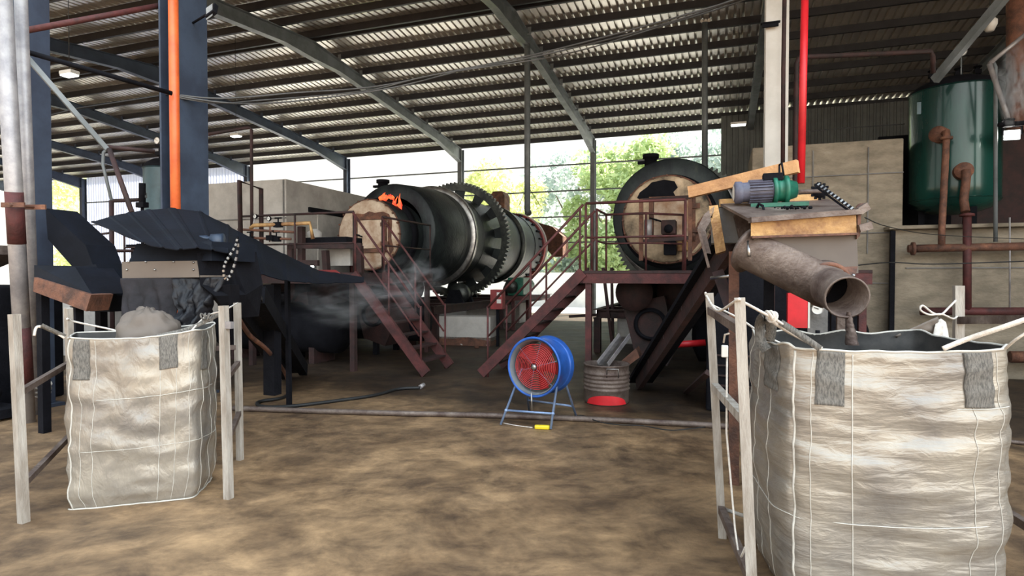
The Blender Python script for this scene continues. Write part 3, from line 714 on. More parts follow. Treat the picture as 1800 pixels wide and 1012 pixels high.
flame(699, 378, 14.2, .50, .10, 'taller red-orange flame right of the small one', 5)

# kiln supports: concrete piers, skid beams, rollers, drive
for base, nm in ((K1, 'left'), (K1 + DK, 'right')):
    dk_ = 0 if nm == 'left' else -.5
    for j, (w, ww) in enumerate(((15.0 + dk_, 'front'), (19.5 + dk_, 'rear'))):
        mb = MB(); mb.box(F(base, w + .1, .36), (2.7, .9, .72)); mb.build('concrete_pier', 'concretel', None, 'pale concrete pier under the %s end of the %s kiln' % (ww, nm), 'pier', bevel=.03)
        for sd in (-1, 1):
            t = thing('support_roller', '%s support roller under the %s ring of the %s kiln' % ('left' if sd < 0 else 'right', ww, nm), 'roller', F(base + sd*.85, w + .2, .8))
            c = F(base + sd*.88, w + .1, 1.12)
            MB().lathe(c, V, [(-.02, 0), (-.02, .06), (0, .30), (.24, .30), (.26, .06), (.26, 0)], 28).build('wheel', 'drum2', t)
            MB().tube(c - V*.3, c + V*.55, .06).build('axle', 'black', t)
            for q in (-.24, .42):
                MB().prism([c + V*q - U*.3 - Z*.28, c + V*q + U*.3 - Z*.28, c + V*q + U*.12 + Z*.12, c + V*q - U*.12 + Z*.12], V*.12).build('bearing_block', 'black', t)
            MB().box(c + V*.12 - Z*.32, (.8, .9, .07)).build('base_plate', 'black', t)
    mb = MB(); t = thing('skid_frame', 'dark steel skid frame under the %s kiln' % nm, 'frame', F(base, 17, 0))
    for sd in (-1, 1): MB().hbeam(F(base + sd*1.5, 12.4, .82), F(base + sd*1.5, 22.5, .82), .16, .2).build('side_beam', 'dkmaroon', t)
    for w in (12.5, 13.9, 16.2, 18.2, 21.3): MB().hbeam(F(base - 1.5, w, .82), F(base + 1.5, w, .82), .14, .18).build('cross_beam', 'dkmaroon', t)
    for w in (12.5, 17.0, 22.2):
        for sd in (-1, 1): MB().beam(F(base + sd*1.5, w, 0), F(base + sd*1.5, w, .73), .14, .14).build('leg', 'dkmaroon', t)
    # drive motor and gearbox
    t = thing('drive_motor', 'green gearbox and motor driving the %s kiln gear' % nm, 'motor', F(base + 1.9, 17.2, .9))
    g0 = F(base + 1.95, 17.3, 1.3)
    MB().box(g0, (.5, .7, .55)).build('gearbox', 'motorgreen', t, bevel=.03)
    mb = MB().lathe(g0 + V*.35, V, [(0, .14), (.04, .22), (.6, .22), (.64, .12), (.64, 0)], 24)
    for k in range(16):
        a = k*math.pi/8; d_ = U*math.cos(a) + Z*math.sin(a); mb.box(g0 + V*.66 + d_*.23, (.04, .5, .012), (d_, V, d_.cross(V)))
    mb.build('motor_body', 'motorgreen', t)
    MB().box(F(base + 1.95, 17.5, .96), (.7, 1.8, .12)).build('mount', 'maroon', t)
    for q in (-.7, .7): MB().beam(F(base + 1.95, 17.5 + q, 0), F(base + 1.95, 17.5 + q, .9), .1, .1).build('leg', 'maroon', t)
    MB().lathe(g0 - V*.5 - U*.1, V, [(0, 0), (0, .2), (.12, .2), (.12, 0)], 24).build('pinion', 'drum2', t)
t = thing('control_box', 'small red electrical box beside the left kiln drive', 'electrical box', W(875, 528, 13.4))
c = W(875, 526, 13.6); MB().box(c, (.3, .2, .45)).build('cabinet', 'redp', t, bevel=.01)
for dz in (.12, -.04): MB().box(c - V*.11 + U*.07 + Z*dz, (.1, .02, .09)).build('switch_plate', 'dial', t)
MB().beam(vz(c, 0), vz(c, c.z - .2), .06, .06).build('post', 'black', t)
# low block wall panel beside the left kiln (the pale panel below the ring)
mb = MB(); a = W(735, 552, 14.0); b = W(862, 550, 13.6)
t = thing('concrete_plinth', 'pale concrete plinth with crumbling foot between the stairs', 'plinth', vz((a + b)/2, 0))
mb.prism([vz(a, .68), vz(b, .68), vz(b, .12), vz(lerp(a, b, .7), .2), vz(lerp(a, b, .45), .15), vz(a, .18)], V*.5); mb.build('upper_block', 'concretel', t)
mb = MB(); mb.prism([vz(a, .2), vz(b, .2), vz(b, 0), vz(a, 0)], V*.45); mb.build('footing', 'rust', t)
for i, (px, py, r) in enumerate(((742, 606, .1), (758, 610, .07), (828, 604, .09), (846, 600, .12), (838, 612, .06), (812, 607, .05), (752, 600, .06), (856, 608, .06))):
    p = G(px, py); mb = MB(); rnd = random.Random(i)
    mb.sphere(p + Z*r*.5, r, 8, (1, .8, .6))
    mb.v = [v + Vector((rnd.uniform(-.2,.2), rnd.uniform(-.2,.2), rnd.uniform(-.1,.1)))*r for v in mb.v]
    mb.v = [Vector((v.x, v.y, max(v.z, 0))) for v in mb.v]
    mb.build('rubble_stone', 'concretel' if i % 2 else 'rust', None, ('broken pale concrete lump' if i % 2 else 'broken rusty lump') + ', %s from the left in the rubble below the pale plinth' % ORD[[0,2,4,7,5,3,1,6][i]], 'stone', 'rubble by the plinth')

# hanging pipes
a = W(927, 112, 16.1); b = W(927, 372, 16.1)
t = thing('hanging_pipe', 'grey pipe dropping from the rafter between the kilns', 'pipe', b)
MB().path([vz(a, roofz(a.dot(V)) - .55), b, b + V*.12 - Z*.02, W(926, 374, 20.8)], .085, 12).build('tube', 'steelgrey', t)
mb = MB(); mb.tube(b + Z*.7, W(912, 362, 16.6), .008); mb.tube(b + Z*.7, W(950, 362, 16.6), .008); mb.build('stay_wire', 'cable', t)
a = W(1239, 40, 15.2); b = W(1239, 330, 15.2)
t = thing('vent_pipe', 'slim vertical vent pipe above the right kiln, reaching the roof', 'pipe', b)
MB().tube(b - Z*.1, a, .075).build('tube', 'steelgrey', t)
for dx in (-.07, .02, .1): MB().sphere(a + U*dx + Z*.05, .045, 10).build('cap_lug', 'white', t)

# ================================================================== STAIRS AND PLATFORMS
def stairs(label, sb, wn, sgn, run, z1, width, m='maroon'):
    """sb,wn: base (s, near w); climbs by run in direction sgn along U"""
    t = thing('steel_stairs', label, 'stairs', F(sb, wn + width/2, 0))
    for k, w in enumerate((wn, wn + width)):
        a, b = F(sb, w, .05), F(sb + sgn*run, w, z1)
        MB().beam(a, b, .06, .16).build('stringer', m, t)
        for h, nm in ((1.02, 'handrail'), (.55, 'mid_rail')):
            a2, b2 = F(sb + sgn*.12, w, h + .1), F(sb + sgn*run, w, z1 + h)
            pts = [a2, b2]
            MB().path(pts, .021 if h > .6 else .016, 8).build(nm, m, t)
        for q in (0.07, .5, .97):
            p = F(sb + sgn*run*q, w, z1*q); MB().tube(p if q > .1 else vz(p, 0), p + Z*1.02, .018, n=8).build('rail_post', m, t)
    n = 8
    for i in range(1, n):
        q = i / n; MB().box(F(sb + sgn*run*q, wn + width/2, z1*q + .02), (.2, width, .03)).build('step', 'dkmaroon', t)
    return t
stairs('dark red steel stairs descending right from the left platform', -4.42, 8.5, -1, 1.36, 1.66, .9)
stairs('dark red steel stairs descending left from the right platform', -3.60, 8.82, 1, 1.67, 1.68, .9)
def rail(t, pts, z, m='maroon', posts=True, mid=True):
    for i in range(len(pts) - 1):
        a, b = pts[i], pts[i+1]
        MB().tube(vz(a, z + 1.02), vz(b, z + 1.02), .021, n=8).build('handrail', m, t)
        if mid: MB().tube(vz(a, z + .5), vz(b, z + .5), .016, n=8).build('mid_rail', m, t)
    for p in pts: MB().tube(vz(p, z), vz(p, z + 1.02), .019, n=8).build('rail_post', m, t)
def platform(label, s0, s1, w0, w1, z, legs, rails, m='maroon'):
    t = thing('steel_platform', label, 'platform', F((s0+s1)/2, (w0+w1)/2, 0))
    MB().box(F((s0+s1)/2, (w0+w1)/2, z - .02), (s1-s0, w1-w0, .04)).build('deck', 'dkmaroon', t)
    for w in (w0 + .05, w1 - .05): MB().box(F((s0+s1)/2, w, z - .11), (s1-s0, .08, .16)).build('edge_beam', m, t)
    for s_ in (s0 + .04, s1 - .04): MB().box(F(s_, (w0+w1)/2, z - .11), (.08, w1-w0-.12, .16)).build('end_beam', m, t)
    for s_, w in legs: MB().beam(F(s_, w, 0), F(s_, w, z - .18), .09, .09, V).build('leg', m, t)
    for r in rails: rail(t, [F(a, b, 0) for a, b in r], z, m)
    return t
platform('dark red steel platform in front of the left kiln', -11.2, -5.76, 8.5, 11.4, 1.68,
  [(-5.85, 8.6), (-5.85, 11.3), (-8.0, 8.6), (-10.2, 8.6), (-11.1, 11.3), (-8.4, 11.3)],
  [[(-8.2, 8.55), (-7.0, 8.55), (-5.8, 8.55)], [(-5.8, 9.45), (-5.8, 11.35)], [(-11.1, 8.55), (-9.7, 8.55)]], 'dkmaroon')
platform('dark red steel platform at the head of the right stairs, before the right kiln', -1.93, 1.9, 8.82, 11.2, 1.70,
  [(-1.86, 8.9), (-1.0, 11.1), (.4, 11.1), (1.8, 11.1), (1.8, 8.9)],
  [[(-1.9, 9.72), (-1.9, 10.6), (-1.2, 10.6), (-.6, 11.1)], [(-1.9, 8.86), (-.45, 8.86)]])
# brown steel frame round the right kiln door
t = thing('door_guard_frame', 'brown steel guard frame before the right kiln cover', 'frame', W(1170, 455, 10.6))
for px in (1127, 1213): MB().beam(W(px, 458, 10.6), W(px, 350, 10.6), .07, .07, V).build('upright', 'rust', t)
for py in (352, 424): MB().beam(W(1126, py, 10.6), W(1214, py - 6, 10.6), .05, .06).build('cross_bar', 'dkmaroon', t)
t = thing('burner', 'small dark burner head on the right kiln cover, yellow part beside it', 'burner', W(1178, 445, 10.9))
MB().box(W(1176, 400, 10.9), (.26, .3, .26)).build('housing', 'dkmaroon', t, bevel=.02)
MB().lathe(W(1175, 402, 10.75), -V, [(0, .08), (.06, .07), (.06, .0)], 16).build('nozzle', 'black', t)
MB().box(W(1200, 433, 10.9), (.18, .2, .18)).build('side_box', 'brass', t, bevel=.02)
MB().box(W(1178, 436, 10.9), (.22, .2, .26)).build('pump', 'black', t, bevel=.02)
MB().lathe(W(1139, 402, 10.7), Z, [(-.16, 0), (-.16, .07), (.16, .07), (.16, 0)], 16).build('sight_glass', 'galv', t)

# left platform furniture: burner pipework and gauges
t = thing('burner_pipework', 'brown pipes with round gauges and valves on the left platform', 'pipework', W(480, 480, 10.2))
Y = 10.4
MB().path([W(440, 402, Y), W(446, 396, Y), W(545, 392, Y), W(550, 420, Y)], .035, 10).build('pipe', 'brass', t)
MB().path([W(418, 403, Y), W(520, 408, Y)], .022, 8).build('pipe', 'rust', t)
MB().path([W(430, 418, Y), W(512, 420, Y)], .022, 8).build('pipe', 'rust', t)
MB().path([W(475, 398, Y), W(474, 412, Y), W(474, 425, Y)], .015, 8).build('pipe', 'rust', t)
for px, py in ((448, 380), (472, 384)):
    MB().tube(W(px, py, Y), W(px + (2 if px > 460 else -4), 402, Y), .012).build('gauge_stem', 'galv', t); gauge(W(px, py, Y - .02), .042, -V, t, rim='black')
for px, py in ((489, 395), (440, 420), (486, 420), (476, 418)):
    mb = MB(); q = W(px, py, Y); mb.box(q, (.14, .09, .09)); mb.tube(q, q + Z*.12, .012); mb.tube(q + Z*.12 - U*.07, q + Z*.12 + U*.07, .012); mb.build('valve', 'black', t)
t = thing('pipe_arch', 'tall brown pipe frame rising above the left platform', 'pipework', W(440, 488, 10.2))
MB().path([W(424, 488, 10.2), W(421, 318, 10.2), W(459, 332, 10.9), W(460, 488, 10.9)], .04, 10).build('arch', 'dkmaroon', t)
MB().path([W(443, 488, 10.5), W(442, 228, 10.5), W(438, 224, 10.5), W(366, 236, 10)], .028, 10).build('riser', 'dkmaroon', t)
t = thing('burner_stand', 'sooty dark red steel frame holding the burner by the left kiln door', 'frame', W(590, 480, 10.6))
for a, b in (((512, 490), (512, 430)), ((530, 492), (530, 398)), ((575, 488), (572, 440)), ((634, 480), (632, 432))):
    MB().beam(W(*a, 10.6), W(*b, 10.6), .1, .1, V).build('upright', 'dkmaroon', t)
for a, b in (((510, 432), (636, 432)), ((512, 462), (560, 462))): MB().beam(W(*a, 10.6), W(*b, 10.6), .12, .1).build('cross_beam', 'dkmaroon', t)
MB().box(W(582, 424, 10.9), (1.0, .5, .12)).build('tray', 'black', t)
c = W(553, 414, 10.9); MB().lathe(c, Z, [(-.12, 0), (-.12, .12), (.06, .13), (.12, .05), (.12, 0)], 20).build('oil_pot', 'concretel', t)
MB().box(W(598, 450, 10.9), (.5, .1, .35)).build('back_plate', 'concretel', t)
led(546, 466, 10.9, 'small bluish lit lamp under the left burner frame', 6, sz=(.16, .1))
mb = MB(); mb.prism([W(538, 474, 9.9), W(590, 474, 9.9), W(606, 486, 9.3), W(542, 486, 9.3)], Z*-.05); mb.build('red_cover_plate', 'redp', None, 'red sloping cover plate on the left platform edge', 'plate')

# ================================================================== DARK VESSELS UNDER THE PLATFORMS
def manifold(label, c, m='dkmaroon', mouth=True, r=.29, L=1.6):
    t = thing('settling_vessel', label, 'vessel', vz(c, 0))
    MB().lathe(c, V, [(-.04, 0), (-.04, r), (0, r), (0, r*.93), (L, r*.93), (L, 0)], 32).build('drum', m, t)
    d = c + U*.24 - Z*.50 + V*.05
    MB().lathe(d, V, [(.3, 0), (.3, .20), (0, .20), (0, .24), (.02, .24), (.02, .26), (L, .26), (L, 0)], 28).build('pipe_mouth', 'black', t)
    mb = MB(); mb.prism([c - U*.2 - Z*.2, c + U*.45 - Z*.05, c + U*.62 - Z*.9, c + U*.5 - Z*1.15, c + U*.0 - Z*1.0, c - U*.1 - Z*.6], V*.9 ); mb.v = [v + V*.12 for v in mb.v]; mb.build('body', m, t)
    for q in (0, .8): MB().beam(vz(c + U*.25 + V*(.2+q), 0), vz(c + U*.25 + V*(.2+q), c.z - .6), .1, .1, V).build('leg', 'black', t)
    MB().lathe(c + U*.62 + Z*.02 + V*.4, V, [(0, 0), (0, .32), (.6, .32), (.6, 0)], 28).build('side_drum', m, t)
    return t
c = W(1115, 514, 9.3)
mA = manifold('brown round-ended vessel with a dark pipe mouth left of the right conveyor', c)
mB = copy_tree(mA, U * -DK + V*.1 , 'sooty round-ended vessel with a pipe mouth under the left platform')
mC = copy_tree(mA, U * (-DK + 1.15) + V*1.0 - Z*.02, 'sooty vessel farther right under the left platform')
def tanklow(c, L, r, label):
    t = thing('oil_tank', label, 'tank', vz(c, 0))
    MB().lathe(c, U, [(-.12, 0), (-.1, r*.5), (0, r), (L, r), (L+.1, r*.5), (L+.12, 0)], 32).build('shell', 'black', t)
    for q in (.15, .85): MB().box(vz(c + U*L*q, (c.z - r*.6)/2), (.12, r*1.4, c.z - r*.6)).build('saddle', 'dkmaroon', t)
    mb = MB(); mb.tube(c + U*L*.5 + Z*r*.9, c + U*L*.5 + Z*(r + .22), .1); mb.lathe(c + U*L*.5 + Z*(r + .2), Z, [(0, 0), (0, .15), (.04, .15), (.04, 0)], 20); mb.build('manhole', 'black', t)
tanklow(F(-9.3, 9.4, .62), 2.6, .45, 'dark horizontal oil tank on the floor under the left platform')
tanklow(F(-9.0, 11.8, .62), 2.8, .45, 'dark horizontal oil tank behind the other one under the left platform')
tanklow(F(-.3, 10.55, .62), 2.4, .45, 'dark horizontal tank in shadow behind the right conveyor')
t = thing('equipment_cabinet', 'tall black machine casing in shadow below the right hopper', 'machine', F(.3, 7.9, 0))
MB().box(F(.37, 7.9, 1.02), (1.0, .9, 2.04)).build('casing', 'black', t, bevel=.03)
for i in range(5): MB().box(F(.20, 7.44, .2 + .12*i), (.5, .03, .02)).build('louvre', 'dkmaroon', t)
MB().box(F(.6, 7.44, 1.1), (.04, .02, 1.4)).build('door_edge', 'dkmaroon', t)
mb = MB(); a = W(1150, 482, 10.9); mb.box(F(.35, 11.2, 1.25), (1.9, .3, .62)); mb.build('concrete_block', 'concreted', None, 'grey concrete block under the right platform deck', 'block', bevel=.02)
MB().tube(W(1180, 606, 8.0), W(1240, 602, 7.9), .045).build('red_pipe_end', 'red', None, 'short red pipe lying in the shadow behind the right conveyor', 'pipe')
# trestle between the kilns in the distance
t = thing('trestle', 'dark steel trestle standing behind the right platform post', 'trestle', F(-1.6, 13.5, 0))
for a, b in (((1033, 470, 12.5), (1035, 560, 12.5)), ((1060, 470, 12.5), (1078, 560, 12.5)), ((1075, 470, 13.5), (1078, 552, 13.5)), ((1070, 552, 13.0), (1000, 556, 13))):
    q = W(*b); MB().beam(W(*a), vz(q, 0 if b[1] < 559 or True else q.z) if b[0] != 1000 else vz(q, q.z), .06, .06, V).build('strut', 'dkmaroon', t)

# ================================================================== LEFT LINE: HOPPER, COVER SHEET, CHUTES
Y = 5.0
t = thing('discharge_hopper', 'dark riveted discharge hopper over the left bag', 'hopper', W(290, 560, Y))
def slab(pts, vec): return MB().prism(pts, vec)
slab([W(214, 460, Y), W(346, 458, Y), W(352, 487, Y), W(215, 489, Y)], V*.5 + Z*.0).build('front_plate', 'flat', t, 'grey-brown front plate with rivets')
slab([W(240, 428, Y+.1), W(372, 424, Y+.1), W(372, 458, Y+.02), W(226, 461, Y+.02)], V*.5).build('top_plate', 'sheet', t)
mb = MB()
for px, py in ((226, 460), (256, 460), (305, 460), (340, 461), (223, 474), (272, 474), (340, 474)): mb.sphere(W(px, py, Y - .005), .009, 8)
mb.build('rivet_row', 'bright', t, 'shiny rivets')
slab([W(346, 445, Y-.02), W(400, 440, Y+.3), W(412, 500, Y+.3), W(405, 560, Y+.3), W(378, 520, Y), W(352, 500, Y)], V*.35).build('side_frame', 'black', t)
def drape(pts_top, pts_bot, seed, amp, name, m, parent, lab=None, nu=30, nv=24):
    def fn(u, v):
        a = Vector(pts_top[0]).lerp(pts_top[1], v); b = Vector(pts_bot[0]).lerp(pts_bot[1], v); p = a.lerp(b, u)
        nn = noise.noise(Vector((v*7 + seed, u*2.2, seed))) + .5*noise.noise(Vector((v*15, u*6, seed)))
        return p + V * (amp * nn * (.25 + u)) + Z * (amp*.3*nn*u)
    o = MB().grid(nu, nv, fn).build(name, m, parent, lab, recalc=False)
    md = o.modifiers.new('solid', 'SOLIDIFY'); md.thickness = .006; return o
drape((W(212, 489, Y-.01), W(310, 489, Y-.01)), (W(217, 590, Y-.08), W(306, 580, Y-.08)), 2, .06, 'cloth_skirt', 'cloth', t, 'charcoal cloth skirt under the plate')
drape((W(302, 489, Y-.03), W(398, 487, Y+.12)), (W(306, 585, Y-.2), W(348, 575, Y-.02)), 5, .16, 'plastic_drape', 'plastic', t, 'crumpled black plastic sheet hanging on the right')
slab([W(378, 500, Y+.1), W(405, 500, Y+.1), W(408, 610, Y+.35), W(392, 610, Y+.35)], V*.1).build('leg', 'black', t)
slab([W(232, 489, Y+.4), W(246, 489, Y+.4), W(246, 640, Y+.4), W(234, 640, Y+.4)], V*.08).build('leg', 'black', t)
# geared motor on top
c0, c1_ = W(318, 427, Y + .25), W(392, 424, Y + .3)
t = thing('gear_motor', 'sooty geared motor on top of the left hopper under the cover sheet', 'motor', c0)
MB().lathe(c0, (c1_-c0), [(0, 0), (0, .05), (.01, .06), (.22, .06), (.23, .05), (.26, .05), (.26, .07), (.36, .07), (.36, 0)], 24).build('motor_body', mat('sooty_blue_paint', (.03,.05,.09), (.012,.02,.035), .45), t)
MB().box(c0.lerp(c1_, .5) - Z*.075, (.34, .12, .03)).build('foot', 'black', t)
# chain drive at the right edge of the hopper
t = thing('drive_chain', 'loop of drive chain hanging by the left hopper', 'chain', W(402, 500, Y))
pts = [(418,416),(416,428),(410,440),(402,452),(396,462),(393,474),(394,486),(399,492),(405,484),(411,470),(416,452),(419,434),(418,416)]
P = [W(a, b, Y - .03) for a, b in pts]; L = []
for i in range(len(P) - 1):
    for k in range(3): L.append(P[i].lerp(P[i+1], k/3))
for i in range(len(L) - 1):
    a, b = L[i], L[i+1]; MB().beam(a, b, .022 if i % 2 else .014, .010, V).build('link', 'bright' if i % 2 else 'black', t)
# cover sheet: two bent corrugated sheets
def strip_sheet(A, B, n, ribs, name, m, parent, h=.007, thick=.008):
    """A, B: lists of points on both long edges; ribs raised across"""
    vs = []; fs = []
    def at(L, u):
        q = u * (len(L) - 1); i = min(int(q), len(L) - 2); return L[i].lerp(L[i+1], q - i)
    mb = MB()
    for i in range(n + 1):
        u = i / n; f = (u * ribs) % 1; hh = h if f < .16 else 0
        vs += [at(A, u) + Z*hh, at(B, u) + Z*hh]
    mb.add(vs, [(2*i, 2*i+2, 2*i+3, 2*i+1) for i in range(n)])
    o = mb.build(name, m, parent, recalc=False); md = o.modifiers.new('solid', 'SOLIDIFY'); md.thickness = thick; return o
t = thing('cover_sheet', 'dark bent roofing sheet shading the left hopper, long tail running back right', 'cover', W(300, 430, 5.2))
A = [W(300, 367, 5.9), W(340, 372, 5.9), W(380, 388, 5.8), W(420, 412, 5.7)]
strip_sheet([W(160, 392, 5.2), W(204, 379, 5.45), W(250, 371, 5.7), W(302, 367, 5.9)], [W(212, 413, 4.85), W(266, 433, 4.8), W(310, 440, 4.85), W(350, 436, 4.9)], 60, 4.2, 'roof_sheet', 'sheet', t)
strip_sheet([W(300, 367, 5.9), W(345, 372, 6.0), W(400, 396, 6.1), W(418, 410, 6.1)], [W(345, 437, 4.9), W(372, 440, 5.0), W(400, 446, 5.1), W(412, 460, 5.2)], 40, 3, 'roof_sheet', 'sheet', t)
strip_sheet([W(350, 372, 6.3), W(420, 408, 6.6), W(500, 448, 7.2), W(560, 476, 7.8), W(640, 488, 8.2)], [W(412, 452, 5.6), W(440, 478, 6.0), W(500, 494, 6.6), W(560, 499, 7.2), W(640, 497, 7.9)], 60, 6, 'tail_sheet', 'sheet', t)
for a, b in (((395, 447, 5.7), (398, 640, 5.7)), ((505, 492, 7.4), (508, 660, 7.4))): MB().beam(vz(W(*b), 0), W(*a), .05, .05, V).build('prop', 'black', t)
MB().beam(W(478, 500, 7.0), W(478, 560, 7.0) - Z*.9, .16, .12, V).build('prop', 'black', t)
# inclined conveyor at the left that brings the char (seen dark behind the bag frame)
t = thing('inclined_conveyor', 'dark inclined conveyor descending right of the left hopper', 'conveyor', G(500, 672))
a, b = W(400, 520, 5.6), G(504, 668)
MB().beam(a, b + Z*.1, .12, .18).build('side_channel', 'black', t); MB().beam(a + V*.4, b + V*.4 + Z*.1, .12, .18).build('side_channel', 'black', t)
MB().beam(a + V*.2 + Z*.0, b + V*.2 + Z*.1, .3, .04).build('belt_trough', 'plastic', t)
for q in (.25, .5, .78):
    p = a.lerp(b, q) + Z*.16 - V*.05; MB().path([p - Z*.12, p + Z*.08, p + Z*.13 + U*.06, p + Z*.13 + U*.14], .018, 8).build('bracket_handle', 'galv', t)
cable('rubber_hose', [(420,560,5.9),(440,590,6.3),(470,615,6.8),(498,650,7.6),(506,668,7.9)], .025, 'rust', 'brown hose tied along the left inclined conveyor')
def gpath(name, pts, r, m, label, cat, off=0):
    P = [G(px, py) + Z*(r + off) for px, py in pts]; out = []
    for i in range(len(P) - 1):
        p0, p1, p2, p3 = P[max(i-1, 0)], P[i], P[i+1], P[min(i+2, len(P)-1)]
        for k in range(6):
            t_ = k/6; q = .5*((2*p1) + (p2-p0)*t_ + (2*p0-5*p1+4*p2-p3)*t_*t_ + (3*p1-p0-3*p2+p3)*t_**3); q.z = max(q.z, r); out.append(q)
    out.append(P[-1]); return MB().path(out, r, 8).build(name, m, None, label, cat)
gpath('rubber_hose', [(506,668),(510,690),(495,702),(458,708),(453,714),(470,718),(520,716),(600,706),(660,697),(700,686),(738,684)], .022, 'cable', 'dark hose lying in a loose curve on the floor left of the fan', 'hose')
MB().path([G(738, 684) + Z*.03, G(745, 682) + Z*.05], .032, 8).build('hose_fitting', 'galv', None, 'metal fitting at the free end of the floor hose', 'fitting')
gpath('floor_pipe', [(410,722),(560,727),(700,731),(870,735),(1000,740),(1110,745),(1245,752),(1300,756)], .032, 'steelbrown', 'long brown pipe lying across the floor behind the fan', 'pipe')
gpath('floor_pipe', [(1765,778),(1830,786)], .02, 'steelbrown', 'short pale pipe on the floor behind the right bag', 'pipe')
# far-left chutes
t = thing('chute', 'dark sloping duct at the far left, running down behind the bag frame', 'duct', W(130, 470, 6.6))
def poly(pts, Y, vec): return MB().prism([W(x, y, Y) for x, y in pts], vec)
poly([(80,366),(150,430),(166,472),(132,474),(84,420)], 6.7, V*.35).build('duct', 'sheet', t)
poly([(128,470),(168,464),(199,520),(192,548),(158,547)], 6.2, V*.3).build('elbow_box', 'sheet', t)
MB().beam(vz(W(178, 548, 6.4), 0), W(178, 545, 6.4), .08, .08, V).build('leg', 'black', t)
t = thing('chute', 'rusty open-ended trough on the far left, pointing right', 'trough', W(110, 530, 5.9))
MB().prism([W(60,487,6.0), W(160,518,5.6), W(151,547,5.6), W(58,512,6.0)], V*.22).build('trough_body', 'rust', t)
MB().prism([W(60,466,6.1), W(132,469,6.0), W(162,517,5.65), W(60,487,6.05)], V*.4).build('trough_cover', 'sheet', t)
for q_ in (W(75, 512, 6.1), W(135, 538, 5.8)): MB().beam(vz(q_, 0), q_, .08, .08, V).build('leg', 'black', t)
t = thing('machine_casing', 'dark machine casing behind the galvanised pipes at the left edge', 'machine', G(20, 700))
c = vz(W(-20, 600, 7.6), 0); MB().box(c + Z*.75 - U*.6, (2.2, 1.2, 1.5)).build('casing', 'black', t, bevel=.03)
MB().beam(c + Z*1.5 - U*1.4, c + Z*1.95 + U*.3, .6, .12).build('sloping_lid', 'steelbrown', t)
for i in range(4): MB().box(c + Z*(.3 + i*.3) - V*.62 - U*.4, (1.6, .05, .06)).build('rib', 'sheet', t)
t = thing('pump_skid', 'low dark pump set on the floor left of the left bag', 'pump', G(30, 740))
c = G(-40, 735); MB().box(c + Z*.08, (.9, .5, .1)).build('base', 'black', t); MB().lathe(c + Z*.3 - U*.4, U, [(0, 0), (0, .14), (.5, .14), (.5, .08), (.7, .08), (.7, 0)], 20).build('pump_body', 'black', t)
# pinkish low pipe and walls behind the left hopper
pipe([W(190, 497, 9.6), W(232, 497, 9.6)], .07, 'redp', 'short dull red pipe behind the left hopper')
t = thing('guard_rail', 'thin brown guard rail behind the cover sheet at the left', 'rail', W(180, 470, 9.5))
MB().path([W(162, 470, 9.5), W(161, 442, 9.5), W(172, 412, 9.5), W(196, 409, 9.5)], .02, 8).build('hoop', 'dkmaroon', t)
MB().tube(W(161, 440, 9.5), W(245, 441, 9.5), .025).build('bar', 'dkmaroon', t)
MB().tube(vz(W(196, 500, 9.5), 0), W(196, 352, 9.5), .035).build('upright', 'dkmaroon', t)
MB().path([W(196, 353, 9.5), W(245, 351, 9.5)], .03, 8).build('arm', 'dkmaroon', t)
t = thing('low_tank', 'pale low concrete tank with a dull red lid behind the left hopper', 'tank', vz(W(192, 520, 10.2), 0))
c = vz(W(186, 520, 10.4), 0); MB().box(c + Z*.85, (1.0, .8, 1.2)).build('body', 'concretel', t); MB().box(c + Z*1.52, (1.1, .9, .14)).build('lid', 'redp', t)
# small tank behind the left column
q = W(290, 340, 12.6)
tA = tank(q, .40, W(290, 402, 12.6).z, W(290, 278, 12.6).z, 'teal', 'small grey-green pressure tank half hidden by the wide column')
c = W(281, 246, 12.6); MB().tube(vz(c, W(290, 290, 12.6).z), c - Z*.1, .03).build('valve_stem', 'black', tA); gauge(W(276, 247, 12.4), .075, -V, tA)
for dz in (.0, .18): MB().box(vz(c, W(290, 270, 12.6).z + dz), (.14, .12, .08)).build('top_valve', 'black', tA)
led(251, 343, 11.5, 'lit white lamp left of the small grey-green tank', 50, sz=(.10, .10))
mb = MB(); q = W(250, 360, 11.5); mb.box(q, (.2, .12, .1)); mb.tube(q, W(250, 322, 11.5), .06); mb.tube(q, vz(q, 0) , .03); mb.build('dark_valve', 'black', None, 'dark valve body around the lit lamp left of the small tank', 'valve')
# tall stand that carries the small tank (hidden behind the sheet)
t = thing('tank_stand', 'dark steel stand under the small grey-green tank', 'stand', vz(W(290, 400, 12.6), 0))
q = W(290, 402, 12.6)
for dx in (-.4, .4):
    for dy in (-.4, .4): MB().beam(vz(q + U*dx + V*dy, 0), q + U*dx + V*dy - Z*.35, .08, .08, V).build('leg', 'black', t)
MB().box(vz(q, q.z - .38), (1.0, 1.0, .06)).build('top_plate', 'black', t)

